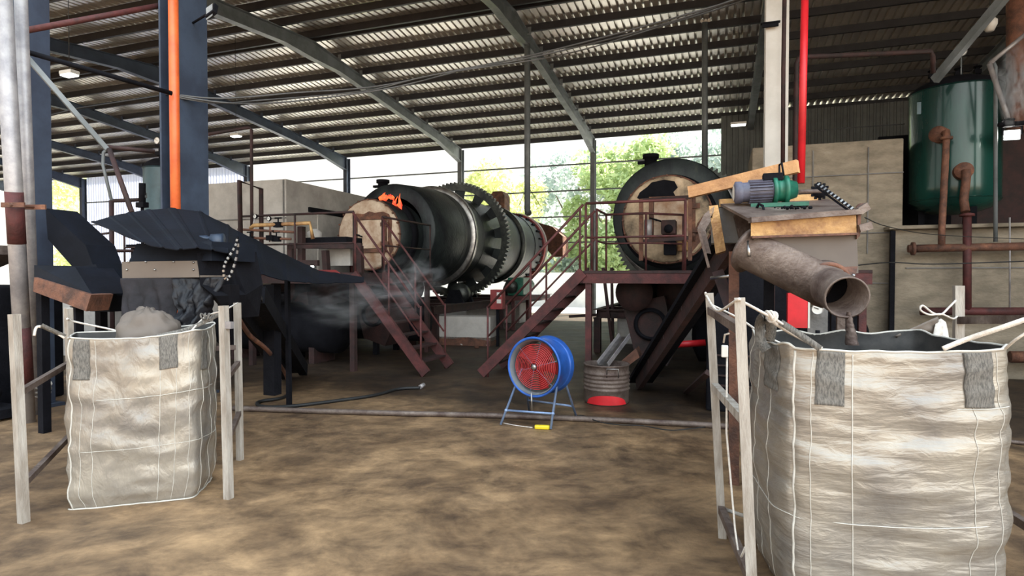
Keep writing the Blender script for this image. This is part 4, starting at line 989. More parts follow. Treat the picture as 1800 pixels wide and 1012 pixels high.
# ================================================================== RIGHT LINE: CONVEYOR, HOPPER, MOTOR
t = thing('inclined_conveyor', 'sooty inclined chain conveyor climbing right to the right hopper', 'conveyor', G(1120, 688))
a, b = G(1122, 684) + Z*.08, W(1312, 385, 4.7)
off = U*.0 + V*.42
for o_, nm in ((Vector((0,0,0)), 'side_channel'), (off, 'side_channel')): MB().beam(a + o_, b + o_, .07, .20).build(nm, 'dkmaroon', t)
MB().beam(a + off*.5, b + off*.5, .36, .05).build('trough', 'black', t)
MB().beam(a - V*.04 + Z*.09, b - V*.04 + Z*.09, .03, .03).build('edge_rail', 'steelbrown', t)
for i in range(9):
    q = (i + .5)/9; p = a.lerp(b, q); MB().box(p + off*.5 + Z*.04, (.02, .34, .1)).build('flight', 'steelbrown', t)
for px, py in ((1133, 628), (1158, 586), (1187, 535), (1228, 470)):
    q = min((k/200 for k in range(201)), key=lambda k: abs(HOR - (lerp(a, b, k).z + .12 - CH)/lerp(a, b, k).y*FPX - py)); p = lerp(a, b, q) + Z*.16 - V*.06
    MB().path([p + Z*-.1, p + Z*.06, p + Z*.11 + U*.03], .016, 8).build('handle_bracket', 'bright', t)
    MB().lathe(p + Z*.09 + U*.02, U, [(0, 0), (0, .045), (.10, .045), (.10, 0)], 16).build('bearing', 'steelbrown', t)
# end frame plates of the conveyor
t = thing('chute_casing', 'rusty open steel chute frame left of the right hopper', 'frame', W(1265, 450, 4.5))
Yq = 4.55
slab([W(1246, 362, Yq), W(1262, 360, Yq), W(1276, 440, Yq), W(1258, 446, Yq)], V*.35).build('side_plate', 'brass', t)
slab([W(1226, 400, Yq), W(1238, 376, Yq), W(1256, 362, Yq), W(1252, 384, Yq), W(1240, 404, Yq), W(1250, 446, Yq), W(1238, 444, Yq)], V*.05).build('gusset', 'steelbrown', t)
MB().beam(W(1228, 402, Yq - .02), W(1246, 470, Yq - .02), .02, .04, V).build('edge_bar', 'steelbrown', t)
slab([W(1290, 378, Yq), W(1316, 372, Yq), W(1320, 412, Yq), W(1300, 420, Yq)], V*.2).build('bearing_plate', 'steelbrown', t)
MB().box(W(1280, 398, Yq + .3), (.26, .25, .28)).build('inner_box', 'concreted', t)
# hopper
t = thing('discharge_hopper', 'rusty-yellow discharge hopper above the right bag', 'hopper', W(1415, 550, 4.0))
Yf = 4.0
slab([W(1320, 388, Yf), W(1507, 378, Yf), W(1507, 412, Yf), W(1320, 417, Yf)], V*.03).build('rim_front', 'brass', t, 'yellow rusty front of the rim')
MB().beam(W(1318, 387, Yf - .02), W(1513, 372, Yf - .02), .06, .035).build('rim_flange', 'steelbrown', t)
MB().beam(W(1320, 417, Yf - .015), W(1505, 411, Yf - .015), .05, .015).build('rim_lip', 'rust', t)
slab([W(1320, 386, Yf), W(1513, 371, Yf), W(1455, 350, 4.75), W(1265, 357, 4.75)], Z*-.02).build('top_cover', 'steelbrown', t, 'dirty sloping top cover')
MB().beam(W(1265, 357, 4.74), W(1440, 347, 4.74), .03, .06).build('rear_bar', 'brass', t)
slab([W(1320, 418, Yf+.02), W(1506, 412, Yf+.02), W(1509, 480, Yf+.02), W(1440, 481, Yf+.02)], V*.5).build('hopper_body', 'flat', t, 'flat brown-grey body plate')
slab([W(1505, 372, Yf), W(1514, 374, Yf), W(1512, 415, Yf), W(1506, 420, Yf)], V*.6).build('end_plate', 'rust', t)
for a_, b_ in (((1508, 372), (1524, 362)), ((1508, 402), (1530, 396))): MB().beam(W(*a_, Yf), W(*b_, Yf), .05, .05).build('end_bracket', 'steelbrown', t)
mb = MB(); rnd = random.Random(4)
for i in range(26):
    q = Vector((rnd.gauss(0, .07), rnd.gauss(0, .05), 0)); mb.sphere(W(1392, 367, 4.33) + q + Z*.005, rnd.uniform(.006, .014), 5)
o = mb.build('char_crumbs', 'black', None, 'small heap of black char crumbs on the right hopper cover', 'char', kind='stuff')
MB().path([W(1330, 366, 4.45), W(1334, 358, 4.45), W(1341, 362, 4.4), W(1344, 374, 4.35)], .01, 6).build('lifting_hook', 'black', t)
for px in (1352, 1470): MB().beam(vz(W(px, 480, 4.5), 0), W(px, 470, 4.5), .07, .07, V).build('leg', 'black', t)
MB().beam(vz(W(1478, 600, 4.15), .0), W(1478, 520, 4.15), .05, .05, V).build('leg', 'steelbrown', t)
# screw tube and mouth
t = thing('screw_tube', 'scaly brown screw conveyor tube ending in a round black mouth over the right bag', 'screw conveyor', W(1490, 545, 3.6))
a, b = W(1318, 440, 4.15), W(1462, 508, 3.72)
ax = (b - a).normalized()
MB().lathe(a, ax, [(-.03, 0), (-.03, .16), (0, .17), (0, .135), ((b-a).length, .135), ((b-a).length, 0)], 36).build('tube', 'steelbrown', t)
a2, b2 = W(1452, 500, 3.76), W(1489, 523, 3.42); ax2 = (b2 - a2).normalized()
Lm = (b2-a2).length
MB().lathe(a2, ax2, [(-.05, 0), (-.05, .15), (0, .145), (.02, .122), (Lm - .01, .122), (Lm, .125), (Lm, .113), (.04, .11), (.04, 0)], 36).build('mouth', 'steelbrown', t)
MB().lathe(a2, ax2, [(.05, 0), (.05, .108)], 24).build('mouth_inside', 'black', t)
MB().torus(a2 + ax2*.02, ax2, .135, .014, 32, 6).build('weld_ring', 'rust', t)
slab([W(1440, 470, 3.8), W(1508, 468, 3.9), W(1500, 500, 3.75), W(1455, 500, 3.8)], V*.15).build('throat_plate', 'rust', t)
for px, py in ((1460, 480), (1500, 484)): MB().sphere(W(px, py, 3.74), .012, 8).build('bolt', 'bright', t)
MB().tube(W(1315, 424, 4.05), W(1317, 450, 4.0), .012).build('clamp_bolt', 'bright', t)
# char trickling from the mouth
def trick(u, v):
    p = W(1492, 548, 3.45).lerp(W(1497, 606, 3.45), u); wdt = .012 + .022 * u
    a = v * 2 * math.pi; return p + Vector((math.cos(a), math.sin(a), 0)) * wdt * (1 + .35*noise.noise(Vector((u*9, v*4, 1))))
MB().grid(24, 10, trick).build('falling_char', 'steelbrown', None, 'trickle of brown-black char falling from the round mouth into the right bag', 'char', kind='stuff')
# geared motor
a, b = W(1290, 339, 4.6), W(1400, 333, 4.5); ax = (b - a).normalized()
t = thing('gear_motor', 'blue and green geared motor on the right hopper', 'motor', W(1345, 352, 4.55))
LL = (b-a).length; r0 = .085
MB().lathe(a, ax, [(0, 0), (0, r0*.75), (.01, r0), (.05, r0), (.06, r0*.92)], 28).build('fan_cover', 'motorblue', t)
MB().lathe(a, ax, [(-.003, 0), (-.003, r0*.7)], 24).build('fan_cap', 'dial', t)
mb = MB().lathe(a, ax, [(.06, .075), (LL*.62, .075)], 28)
x_ = ax.cross(Z).normalized(); y_ = x_.cross(ax)
for k in range(22):
    an = k*2*math.pi/22; d_ = x_*math.cos(an) + y_*math.sin(an); mb.box(a + ax*LL*.42 + d_*.083, (.018, LL*.36, .005), (d_, ax, d_.cross(ax)))
mb.build('finned_body', 'motorblue', t)
MB().lathe(a, ax, [(LL*.62, .08), (LL*.62, .105), (LL*.68, .105), (LL*.68, .085), (LL*.8, .085), (LL*.8, .11), (LL*.86, .11), (LL*.86, .08), (LL, .06), (LL, 0)], 28).build('gearbox', 'motorgreen', t)
MB().box(a + ax*LL*.72 - Z*.115, (.4, .16, .03)).build('foot', 'motorgreen', t); MB().box(a + ax*LL*.62 + Z*.10, (.14, .1, .06)).build('terminal_box', 'black', t, bevel=.006)
c = W(1441, 336, 4.35)
t = thing('drive_chain', 'drive chain and sprocket slanting down at the right end of the right hopper', 'chain', c)
mb = MB().lathe(c, V, [(-.01, 0), (-.01, .05), (.01, .05), (.01, 0)], 20)
for k in range(12):
    an = k*math.pi/6; mb.box(c + (U*math.cos(an) + Z*math.sin(an))*.055, (.018, .018, .018))
mb.build('sprocket', 'black', t); MB().tube(c - U*.14, c + U*.02, .018).build('shaft', 'steelbrown', t)
ch0, ch1 = W(1436, 322, 4.3), W(1500, 368, 4.05)
nl = 22
for i in range(nl):
    p, q = ch0.lerp(ch1, i/nl), ch0.lerp(ch1, (i + .85)/nl); MB().beam(p, q, .02, .022 if i % 2 else .012, V).build('link', 'bright' if i % 2 else 'black', t)
MB().beam(ch0 - Z*.03, ch1 - Z*.03, .012, .012).build('chain_run', 'black', t)
c = W(1514, 366, 4.02); MB().lathe(c, V, [(-.01, 0), (-.01, .035), (.01, .035), (.01, 0)], 14).build('sprocket', 'rust', t)
# orange timber plank propped over the motor
t = thing('timber_plank', 'orange-brown timber plank propped over the right hopper motor', 'plank', W(1300, 320, 4.7))
a, b = W(1212, 338, 5.3), W(1403, 292, 4.7)
MB().beam(a, b, .06, .10).build('plank', 'plank', t)
MB().path([W(1370, 290, 4.65), W(1374, 286, 4.6), W(1378, 310, 4.6), W(1370, 312, 4.7), W(1370, 290, 4.7)], .008, 6).build('wire_tie', 'black', t)
t = thing('hopper_support', 'brown steel support legs under the right hopper', 'support', G(1290, 870))
MB().beam(G(1290, 850), W(1290, 442, 4.62), .075, .075, V).build('leg', 'rust', t)
MB().beam(W(1262, 478, 4.9), W(1284, 540, 4.7), .09, .05, V).build('brace', 'dkmaroon', t); MB().beam(W(1284, 540, 4.7), W(1300, 600, 4.6), .04, .04, V).build('brace', 'bright', t)
MB().tube(W(1250, 489, 4.8), W(1290, 484, 4.62), .015).build('tie_bar', 'bright', t)
MB().beam(G(1205, 690), W(1245, 655, 6.0), .06, .05, V).build('foot_brace', 'dkmaroon', t)
# red panel and gauge behind the bag
t = thing('red_cabinet', 'bright red cabinet with a white edge behind the right bag', 'cabinet', W(1402, 574, 6.2))
c = W(1401, 545, 6.2); MB().box(c, (.19, .12, .36)).build('body', 'red', t); MB().box(c + U*.105, (.02, .13, .36)).build('edge', 'white', t)
MB().beam(vz(c, 0), vz(c, c.z - .17), .06, .06, V).build('post', 'black', t)
t = thing('gauge_panel', 'round white dial gauge on a grey post behind the right bag', 'gauge', W(1437, 570, 6.1))
MB().box(W(1437, 566, 6.2), (.19, .02, .30)).build('back_plate', 'concreted', t); gauge(W(1437, 543, 6.1), .058, -V, t)
MB().tube(vz(W(1437, 590, 6.2), 0), W(1437, 580, 6.2), .025).build('post', 'black', t)

# ================================================================== DRUM FAN
t = thing('drum_fan', 'blue portable drum fan with a red spiral grille, standing in the aisle', 'fan', G(945, 750))
fc = W(938, 645, 6.25); Rf = .305
ax = Vector((.52, .85, -.03)).normalized()
MB().lathe(fc, ax, [(0, Rf-.008), (-.012, Rf+.008), (.0, Rf+.018), (.03, Rf), (.05, Rf-.012), (.30, Rf-.012), (.33, Rf+.012), (.345, Rf), (.345, Rf-.01), (.05, Rf-.018), (0, Rf-.008)], 56).build('drum', 'fanblue', t)
MB().lathe(fc, ax, [(-.004, Rf-.012), (.03, Rf-.03), (.34, Rf-.034)], 56).build('liner', 'steelgrey', t)
x_ = ax.cross(Z).normalized(); y_ = x_.cross(ax).normalized()
mb = MB()
for k in range(1, 12): mb.torus(fc + ax*.035 - ax*.03*(1 - k/12), ax, .030 + k*.0190, .0046, 40, 5)
mb.build('spiral_grille', 'fanred', t)
mb = MB()
for k in range(6):
    an = k*math.pi/3 + .3; d_ = x_*math.cos(an) + y_*math.sin(an); mb.tube(fc + ax*.02, fc + ax*.045 + d_*(Rf-.02), .0035, n=6)
mb.build('grille_spokes', 'fangrey', t)
MB().lathe(fc, ax, [(-.012, 0), (-.012, .02), (.0, .03), (.01, .03)], 20).build('hub_badge', 'bright', t)
for k in range(5):
    an = k*2*math.pi/5; d_ = x_*math.cos(an) + y_*math.sin(an); tg = ax.cross(d_)
    MB().prism([fc + ax*.10 + d_*.05 - tg*.03, fc + ax*.16 + d_*.05 + tg*.05, fc + ax*.18 + d_*.25 + tg*.10, fc + ax*.10 + d_*.25 - tg*.06], ax*.004).build('fan_blade', 'fanred', t)
MB().lathe(fc, ax, [(.08, 0), (.08, .07), (.28, .07), (.28, 0)], 24).build('motor', 'fanred', t)
pv = {}
for sd, (f1, f2) in ((1, ((968, 756), (1014, 737))), (-1, ((880, 748), (930, 722)))):
    piv = fc + ax*.17 + x_*sd*(Rf + .03) ; 
    if sd == 1: piv = W(984, 642, 6.32)
    else: piv = fc + ax*.17 - (piv_r - (fc + ax*.17))
    piv_r = piv
    A, B = G(*f1) + Z*.012, G(*f2) + Z*.012
    topA = piv + (A - piv).normalized()*.03; topB = piv + (B - piv).normalized()*.03
    MB().path([A, topA + Z*.0, piv + Z*.02, topB, B], .013, 10).build('leg_frame', 'fangrey', t)
    MB().lathe(piv, (piv - fc), [(-.06, 0), (-.06, .03), (.02, .03), (.02, 0)], 16).build('pivot', 'black', t)
    pv[sd] = (A, B, piv)
for i, q in ((0, .24), (1, .24)):
    a_, b_ = lerp(pv[1][i], pv[1][2], q), lerp(pv[-1][i], pv[-1][2], q); MB().tube(a_, b_, .012).build('cross_tube', 'fangrey', t)
for p_, q_ in ((pv[1], .24), (pv[-1], .24)):
    MB().sphere(lerp(p_[0], p_[2], q_), .02, 10).build('joint_knob', 'fangrey', t)
MB().tube(W(934, 690, 6.2), W(935, 722, 6.2), .008).build('tilt_bar', 'bright', t)
gpath('fan_cable', [(1000,738),(1025,736),(1050,746),(1085,752),(1130,754),(1180,762),(1240,756)], .006, 'cable', 'black flex running from the fan across the floor pipe', 'cable', .03)
p = G(953, 754); t = thing('plug_socket', 'yellow extension socket on the floor under the fan', 'socket', p)
MB().box(p + Z*.022, (.16, .055, .042), (Vector((.99, -.12, 0)).normalized(), Vector((.12, .99, 0)).normalized(), Z)).build('body', 'yellow', t, bevel=.012)
gpath('fan_flex', [(936,752),(905,748),(885,744)], .005, 'rope', 'thin pale flex leading left from the yellow socket', 'cable')

# ================================================================== BARREL
pf = G(1065, 714); bc = vz(pf, 0) + Vector((.05, .27, 0)); rb = .285
t = thing('steel_barrel', 'open ribbed steel barrel with a red patch near its foot, right of the fan', 'barrel', bc)
prof = [(0, 0), (0, rb-.01), (.02, rb)]
for i in range(5):
    z = .17 + i*.05; prof += [(z, rb), (z+.012, rb+.012), (z+.024, rb+.012), (z+.036, rb)]
prof += [(.48, rb), (.485, rb+.01), (.5, rb+.01), (.5, rb-.012), (.05, rb-.014), (.05, 0)]
MB().lathe(bc, Z, prof, 48).build('shell', 'steelbrown', t)
fr = (-bc.copy()); fr.z = 0; fr.normalize(); sr = fr.cross(Z)
def patch(u, v):
    a = (v - .5) * 2.0; w_ = math.sqrt(max(0, 1 - (2*v-1)**2)); zz = .012 + u * .12 * w_
    return bc + (fr*math.cos(a) + sr*math.sin(a)*1.0)*(rb + .003) + Z*zz
MB().grid(6, 24, patch).build('red_patch', 'red', t, 'bright red painted patch')
h = bc + fr*(rb+.004) + sr*.06
for sd in ((fr, sr, .0),):
    c = bc + (fr*.95 + sr*-.25).normalized()*(rb+.006) + Z*.36; s2 = Z.cross(fr)
    MB().path([c - s2*.07 + Z*0, c - s2*.07 + Z*.11 + fr*.02, c + s2*.07 + Z*.11 + fr*.02, c + s2*.07], .008, 8).build('handle', 'bright', t)
t = thing('feed_trough', 'grey metal trough propped in the barrel', 'trough', bc + Z*.1)
a, b = bc - U*.05 + Z*.46, W(1098, 592, 8.0)
MB().beam(a, b, .16, .012).build('pan', 'bright', t); s_d = (b-a).normalized().cross(Z).normalized()
for sd in (-1, 1): MB().beam(a + s_d*.08*sd + Z*.025, b + s_d*.08*sd + Z*.025, .01, .06).build('side', 'galv', t)
mb = MB(); mb.prism([W(1092, 634, 7.9), W(1118, 612, 7.9), W(1124, 628, 7.9), W(1100, 646, 7.9)], V*.3); mb.build('rusty_plate', 'rust', None, 'rusty plate leaning between the barrel and the conveyor', 'plate')

# ================================================================== BAG FRAMES
def post(a, b, m='wood', w_=.045, t=None, name='post', lab=None): return MB().beam(a, b, w_, w_, V).build(name, m, t, lab)
# left frame
t = thing('bag_frame', 'weathered timber and steel frame holding the left bag', 'frame', G(230, 870))
LFL = (G(42, 918), W(25, 552, 3.87)); LFR = (G(402, 876), W(393, 537, 4.30)); LBR = (G(422, 808), W(417, 532, 5.18)); LBL = (G(131, 822), W(120, 541, 4.75))
for k, (a, b) in enumerate((LFL, LFR, LBR, LBL)): post(a, b, 'wood', .05 if k in (0, 1) else .045, t, lab='tall pale post')
for q in (.30, .62): MB().beam(lerp(*LFR, q), lerp(*LBR, q), .035, .04).build('side_rail', 'steelbrown', t)
for q in (.18, .62): MB().beam(lerp(*LFL, q), lerp(*LBL, q + .05), .035, .04).build('side_rail', 'steelbrown', t)
MB().beam(lerp(*LBL, .7), lerp(*LBR, .72), .035, .04).build('back_rail', 'steelbrown', t)
mb = MB(); q = lerp(*LFR, .90); mb.box(q + U*.05, (.05, .03, .05)); mb.build('clamp', 'galv', t)
# right frame
t = thing('bag_frame', 'weathered timber and steel frame holding the right bag', 'frame', F(1.2, 2.9, 0))
RFL = (G(1324, 1088), W(1300, 523, 2.80)); RBL = (G(1270, 944), W(1247, 515, 3.66)); RBR = (vz(W(1690, 600, 3.72), 0), W(1685, 502, 3.72)); RFR = (vz(W(1960, 600, 2.55), 0), W(1948, 508, 2.55))
for k, (a, b) in enumerate((RFL, RBL, RBR, RFR)): post(a, b, 'wood', .048 if k < 2 else .05, t, lab='tall pale post')
for q in (.12, .62, .90): MB().beam(lerp(*RBL, q if q < .9 else .93), lerp(*RFL, q), .04, .045).build('side_rail', 'steelbrown' if q != .62 else 'wood', t)
MB().tube(lerp(*RBL, .12), lerp(*RBL, .12) + U*.16 - V*.1, .012).build('stub', 'wood', t)
MB().beam(lerp(*RBR, .86), lerp(*RFR, .92), .04, .045).build('side_rail', 'steelbrown', t); MB().beam(lerp(*RBR, .2), lerp(*RFR, .2), .04, .045).build('side_rail', 'steelbrown', t)
t = thing('switch_box', 'small white switch with a hanging cord on the right bag frame', 'switch', W(1274, 617, 3.2))
MB().box(W(1274, 617, 3.2), (.035, .03, .065)).build('body', 'dial', t, bevel=.005)
MB().path([W(1281, 586, 3.1), W(1274, 588, 3.18), W(1272, 602, 3.2)], .005, 6).build('lead', 'rope', t)
MB().path([W(1278, 628, 3.2), W(1277, 760, 3.2), W(1292, 930, 3.1), W(1300, 985, 3.0), W(1310, 962, 2.85)], .006, 6).build('cord', 'rope', t)

# ================================================================== BULK BAGS
def catmull(P, n=6, closed=False):
    out = []; N = len(P)
    rng = range(N) if closed else range(N - 1)
    for i in rng:
        g = (lambda k: P[k % N]) if closed else (lambda k: P[max(0, min(N-1, k))])
        p0, p1, p2, p3 = g(i-1), g(i), g(i+1), g(i+2)
        for k in range(n):
            q = k/n; out.append(.5*((2*p1) + (p2-p0)*q + (2*p0-5*p1+4*p2-p3)*q*q + (3*p1-p0-3*p2+p3)*q**3))
    if not closed: out.append(P[-1])
    return out
def bulkbag(label, corners_b, corners_t, rimfn, bulge, wr, seed, floor_z=.0, fab='bag'):
    """corners: FL, FR, BR, BL at floor and rim level"""
    t = thing('bulk_bag', label, 'bag', vz(sum(corners_b, Vector())/4, 0))
    NPR = 44  # points per side
    def per(C, k, u):  # rounded side curve
        a, b = C[k], C[(k+1) % 4]; c = sum(C, Vector())/4
        return a.lerp(b, u)
    def pt(v, h, inset=0):
        k = int(v*4) % 4; u = v*4 - int(v*4)
        B = per(corners_b, k, u); T = per(corners_t, k, u)
        T = T + Z * rimfn(k, u)
        p = B.lerp(T, h); c0 = (sum(corners_b, Vector())/4).lerp(sum(corners_t, Vector())/4, h)
        d = p - c0; d.z = 0; r = d.length; dn = d.normalized()
        # corner rounding + belly
        cr_ = abs(2*u - 1) ** 5
        rr = -cr_ * r * .07
        by = math.sin(math.pi * min(1, h*1.0)) ** .8 * bulge * (math.cos((u - .5)*math.pi) ** .6 if 0 < u < 1 else 0)
        q = Vector((v*4*1.0, h, seed))
        n1 = noise.noise(Vector((v*6 + seed, h*13 + .8*math.sin(v*9), seed))) * wr[0] + noise.noise(Vector((v*9 + seed, h*30 + 1.5*math.sin(v*14), 5 + seed))) * wr[0]*.45     # horizontal folds
        n2 = noise.noise(Vector((v*26 + seed, h*3.0, 3 + seed))) * wr[1] * (.35 + h*h)  # vertical drapes, stronger at the rim
        n3 = noise.noise(Vector((v*14 + h*6, h*8 - v*9, 9 + seed))) * wr[2] + abs(noise.noise(Vector((v*9 - h*3, h*5 + v*7, 17 + seed)))) * -wr[2]*1.2
        foot = -.03 * max(0, 1 - h*14)
        p = p + dn * (rr + by + n1 + n2 + n3 + foot - inset)
        if h < .02: p.z = floor_z + .004
        return p
    nh = 90
    def outer(u, v): return pt(v % 1.0, u)
    MB().grid(nh, NPR*4, outer).build('bag_wall', fab, t)
    def inner(u, v): return pt(v % 1.0, 1 - u*.45, .006 + .01*u)
    MB().grid(20, NPR*4, inner).build('inner_wall', 'sootbag', t, 'soot-blackened inside of the bag')
    # hem tube and fill
    rim = [pt((i/120) % 1, 1.0) for i in range(121)]
    MB().path(rim, .0065, 6, False).build('rim_hem', 'thread', t)
    c = (sum(corners_b, Vector())/4).lerp(sum(corners_t, Vector())/4, .62)
    def fill(u, v):
        p = pt(v % 1, .62, .03); return p.lerp(c + Z*.16, 1-u) + Z*.02*noise.noise(Vector((v*20, u*8, seed)))
    MB().grid(16, NPR*2, fill).build('char_fill', 'black', t, 'black char inside the bag')
    def seam(v, h0, h1, r, m='thread', name='seam'):
        P = [pt((v + .0) % 1, h0 + (h1-h0)*i/60, -.001) for i in range(61)]; MB().path(P, r, 5).build(name, m, t)
    def hseam(h, v0, v1, r, wob=0):
        P = [pt(v0 + (v1-v0)*i/60, h + wob*math.sin(i/60*math.pi), -.001) for i in range(61)]; MB().path(P, r, 5).build('seam', 'thread', t)
    def loop(v, wv, h0, h1=.995):
        def fn(a, b): return pt((v + wv*(b-.5)) % 1, h0 + (h1-h0)*a, -.007 - .002*math.sin(b*math.pi))
        o = MB().grid(24, 6, fn).build('lift_loop', 'web', t, 'ribbed webbing loop'); md = o.modifiers.new('s', 'SOLIDIFY'); md.thickness = .005
    return t, pt, seam, hseam, loop
# right bag
FLb, FRb = vz(W(1388, 800, 2.78), 0), vz(W(1800, 800, 2.66), 0)
BLb = FLb + (FLb*0 + Vector((.15, .86, 0))); BRb = FRb + Vector((.12, .9, 0))
zr = W(1400, 613, 2.78).z
Ct = [vz(W(1384, 613, 2.78), zr), vz(W(1796, 613, 2.66), zr + .01), vz(BRb, zr + .0), vz(BLb + Vector((-.02, 0, 0)), zr + .0)]
def rimR(k, u):
    base = .03 * (abs(2*u-1)**3)
    if k == 0: return -.012*math.sin(u*math.pi) + .008*noise.noise(Vector((u*9, 1, 1)))
    return base*.6 + .02*noise.noise(Vector((u*6, k, 5)))
tB, ptR, seamR, hseamR, loopR = bulkbag('large silver-grey woven bulk bag at the right front', [FLb, FRb, BRb, BLb], Ct, rimR, .045, (.016, .006, .012), 3.3)
# front face is side 0 (v 0..0.25), right side 1, back 2, left side 3
for v, r in ((.0, .006), (.026, .0022), (.072, .003), (.196, .0022), (.230, .0022), (.80, .002), (.87, .002), (.93, .002)): seamR(v, .01, .99, r)
hseamR(.38, .76, 1.24, .0028, -.012); hseamR(.80, 1.01, 1.24, .0022, -.008)
loopR(.048, .032, .80); loopR(.204, .034, .80); loopR(.93, .06, .82)
# ropes of the right frame
def rope(pts, r, label, Y=None, n=6):
    P = catmull([Vector(p) for p in pts], n); mb = MB(); mb.path(P, r, 8)
    return mb.build('rope', 'rope', None, label, 'rope')
pL = W(1445, 612, 2.74)
rope([pL, W(1410, 590, 2.78), W(1360, 560, 2.85), W(1305, 530, 2.80), W(1296, 527, 2.76), W(1262, 546, 3.2), W(1243, 522, 3.62), W(1240, 514, 3.68)], .007, 'white rope from the front left loop of the right bag to both left posts')
rope([W(1430, 606, 2.9), W(1370, 572, 2.86), W(1352, 556, 2.86)], .012, 'thick rope end tied beside the knot at the left corner of the right bag')
mb = MB()
for i in range(3): mb.torus(W(1352 + 3*i, 555 + i, 2.86), Vector((1, .3*i, .5 - i*.5)), .024, .007, 18, 6)
mb.build('rope_knot', 'rope', None, 'knot of white rope above the left corner of the right bag', 'knot')
def strap(pts, w_, label, up=V, mt='web'):
    P = catmull([Vector(p) for p in pts], 6); mb = MB(); vs = []
    for i, p in enumerate(P):
        d = (P[min(i+1, len(P)-1)] - P[max(i-1, 0)]).normalized(); x = d.cross(up)
        x = x.normalized() if x.length > 1e-3 else U; vs += [p - x*w_/2, p + x*w_/2]
    mb.add(vs, [(2*i, 2*i+2, 2*i+3, 2*i+1) for i in range(len(P)-1)], True)
    o = mb.build('webbing_strap', mt, None, label, 'strap', recalc=False); md = o.modifiers.new('s', 'SOLIDIFY'); md.thickness = .006; return o
strap([W(1348, 615, 2.95), W(1338, 600, 3.0), W(1336, 570, 3.0), W(1345, 556, 2.9), W(1356, 570, 2.95), W(1352, 600, 3.0)], .05, 'dark webbing loop standing up at the left corner of the right bag')
strap([W(1442, 613, 2.72), W(1412, 592, 2.76), W(1372, 566, 2.84)], .03, 'ribbed strap slanting up left from the front loop of the right bag')
strap([W(1658, 613, 2.68), W(1700, 596, 2.66), W(1760, 576, 2.60), W(1830, 552, 2.56)], .022, 'pale twisted strap running from the right bag to the right post', mt='rope')
strap([W(1645, 612, 3.5), W(1648, 590, 3.55), W(1654, 566, 3.6), W(1660, 590, 3.55), W(1660, 612, 3.5)], .045, 'pale webbing loop at the back right corner of the right bag', mt='rope')
rope([W(1680, 528, 3.68), W(1668, 540, 3.62), W(1655, 552, 3.6), W(1640, 550, 3.6), W(1622, 537, 3.6), W(1618, 545, 3.6), W(1634, 553, 3.6), W(1655, 552, 3.6), W(1675, 560, 3.62), W(1682, 556, 3.68)], .006, 'white rope tied in a bow to the back right post')
rope([W(1768, 612, 2.66), W(1785, 597, 2.6), W(1815, 578, 2.56)], .006, 'thin rope from the right corner of the right bag')
rope([W(1250, 535, 3.6), W(1300, 560, 3.4), W(1345, 590, 3.1), W(1380, 606, 3.05)], .006, 'white rope behind the front left post of the right frame')
def sail(a, b, c, d, label):
    o = MB().grid(10, 16, lambda u, v: (Vector(a).lerp(b, v)).lerp(Vector(c).lerp(d, v), u) + V*.015*noise.noise(Vector((u*4, v*9, 2)))).build('liner_flap', 'cloth' if 0 else 'flat', None, label, 'flap', recalc=False)
    md = o.modifiers.new('s', 'SOLIDIFY'); md.thickness = .003
sail(W(1572, 590, 3.55), W(1648, 556, 3.6), W(1590, 606, 3.6), W(1652, 600, 3.62), 'grey flap of liner stretched up to the bow at the back of the right bag')

# left bag
FLb, FRb, BRb = G(108, 901), G(346, 878), G(386, 834); BLb = FLb + (BRb - FRb)
zl = W(112, 594, 4.03).z
Ct = [W(114, 594, 4.03), W(350, 580, 4.27), W(384, 566, 4.85), W(126, 584, 4.7)]
def rimL(k, u):
    if k == 0: return -.03*math.sin(u*math.pi) + .008*noise.noise(Vector((u*8, 2, 1)))
    return -.02*math.sin(u*math.pi)
tL_, ptL, seamL, hseamL, loopL = bulkbag('silver-grey woven bulk bag hanging in the left frame', [FLb, FRb, BRb, BLb], Ct, rimL, .022, (.004, .010, .017), 7.1, fab='bagl')
for v, r in ((.0, .005), (.03, .002), (.055, .002), (.175, .0025), (.205, .002), (.235, .002), (.29, .0025), (.36, .002), (.43, .002)): seamL(v, .01, .99, r)
hseamL(.64, .06, .40, .0025, .01); hseamL(.34, .03, .45, .002, .01); hseamL(.012, -.02, .48, .006)
loopL(.03, .03, .76); loopL(.19, .034, .80); loopL(.31, .05, .76)
rope([Ct[0], W(90, 580, 4.0), W(66, 574, 3.95), W(60, 590, 3.93)], .009, 'frayed rope end stretched left from the left bag')
strap([Ct[0] + Z*.01, W(95, 583, 3.99), W(72, 572, 3.95)], .035, 'pale strap pulled left from the front corner of the left bag')
strap([ptL(.17, 1), W(330, 578, 4.3), W(378, 556, 4.35), W(392, 548, 4.33)], .03, 'pale strap rising right from the left bag rim to the right post')
rope([ptL(.24, 1), W(362, 556, 4.4), W(394, 545, 4.33), W(418, 532, 5.1)], .006, 'thin wire and rope tied across the two right posts of the left frame')
rope([W(118, 560, 4.72), W(135, 566, 4.8), W(200, 580, 4.9), W(225, 590, 4.9)], .008, 'dark rope sagging from the back left post of the left frame')
mb = MB()
for i in range(3): mb.torus(W(356 + 5*i, 556, 4.32), Vector((1, .4*i, .4 - i*.4)), .022, .006, 16, 6)
mb.build('rope_knot', 'web', None, 'grey knot of straps at the right corner of the left bag', 'knot')
def sack(u, v):
    a = u*math.pi*.5; b = v*2*math.pi; c = W(262, 604, 4.55); n_ = 1 + .22*noise.noise(Vector((math.cos(b)*3, math.sin(b)*3, u*4)))
    return c + Vector((math.sin(a)*math.cos(b)*.24*n_, math.sin(a)*math.sin(b)*.2*n_, math.cos(a)*.26*n_))
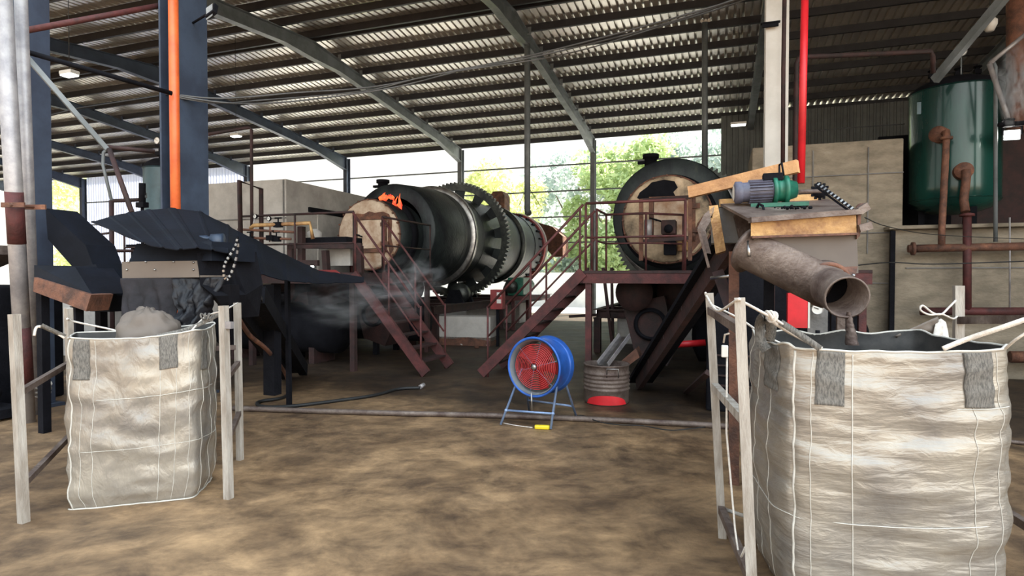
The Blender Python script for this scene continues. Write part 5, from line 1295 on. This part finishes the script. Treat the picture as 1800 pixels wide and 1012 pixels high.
MB().grid(16, 36, sack).build('filled_liner', 'flat', None, 'crumpled brownish liner bulging up inside the left bag', 'liner')

# ================================================================== SMOKE AND STEAM
def smokemat(name, dens, col, sc):
    m = bpy.data.materials.new(name); m.use_nodes = True; n = m.node_tree
    n.nodes.remove(n.nodes['Principled BSDF']); vs = n.nodes.new('ShaderNodeVolumeScatter')
    vs.inputs['Color'].default_value = (*col, 1)
    tc = n.nodes.new('ShaderNodeTexCoord'); g = n.nodes.new('ShaderNodeTexNoise'); g.inputs['Scale'].default_value = sc; g.inputs['Detail'].default_value = 4; g.inputs['Distortion'].default_value = .8
    n.links.new(tc.outputs['Object'], g.inputs['Vector'])
    ln = n.nodes.new('ShaderNodeVectorMath'); ln.operation = 'LENGTH'
    mp = n.nodes.new('ShaderNodeMapping'); n.links.new(tc.outputs['Generated'], mp.inputs[0]); mp.inputs['Location'].default_value = (-1, -1, -1); mp.inputs['Scale'].default_value = (2, 2, 2)
    n.links.new(mp.outputs[0], ln.inputs[0])
    fo = n.nodes.new('ShaderNodeMapRange'); fo.inputs[1].default_value = 1.0; fo.inputs[2].default_value = .2; fo.inputs[3].default_value = 0; fo.inputs[4].default_value = 1
    n.links.new(ln.outputs['Value'], fo.inputs[0])
    r = n.nodes.new('ShaderNodeMapRange'); r.inputs[1].default_value = .48; r.inputs[2].default_value = .72; r.inputs[4].default_value = dens
    n.links.new(g.outputs['Fac'], r.inputs[0])
    mu = n.nodes.new('ShaderNodeMath'); mu.operation = 'MULTIPLY'; n.links.new(r.outputs[0], mu.inputs[0]); n.links.new(fo.outputs[0], mu.inputs[1])
    n.links.new(mu.outputs[0], vs.inputs['Density']); n.links.new(vs.outputs[0], n.nodes['Material Output'].inputs['Volume'])
    return m
sm = smokemat('grey_smoke', 3.2, (.9, .9, .92), 2.2); st = smokemat('white_steam', 22.0, (.95, .95, .95), 2.4)
for c, sx, sy, sz, m, lab, nm in ((W(625, 530, 8.2), 1.1, .35, .42, sm, 'thin grey smoke drifting in front of the stairs under the left platform', 'smoke'),
        (W(725, 487, 9.6), .6, .4, .40, sm, 'wisp of grey smoke rising at the front of the left kiln', 'smoke'),
        (W(1783, 150, 8.6), .24, .22, .62, st, 'white steam rising from the black valve at the right edge', 'steam')):
    o = MB().sphere(Vector((0,0,0)), 1, 20).build(nm, m, None, lab, nm, kind='stuff', loc=(0,0,0))
    o.location = c; o.scale = (sx, sy, sz)
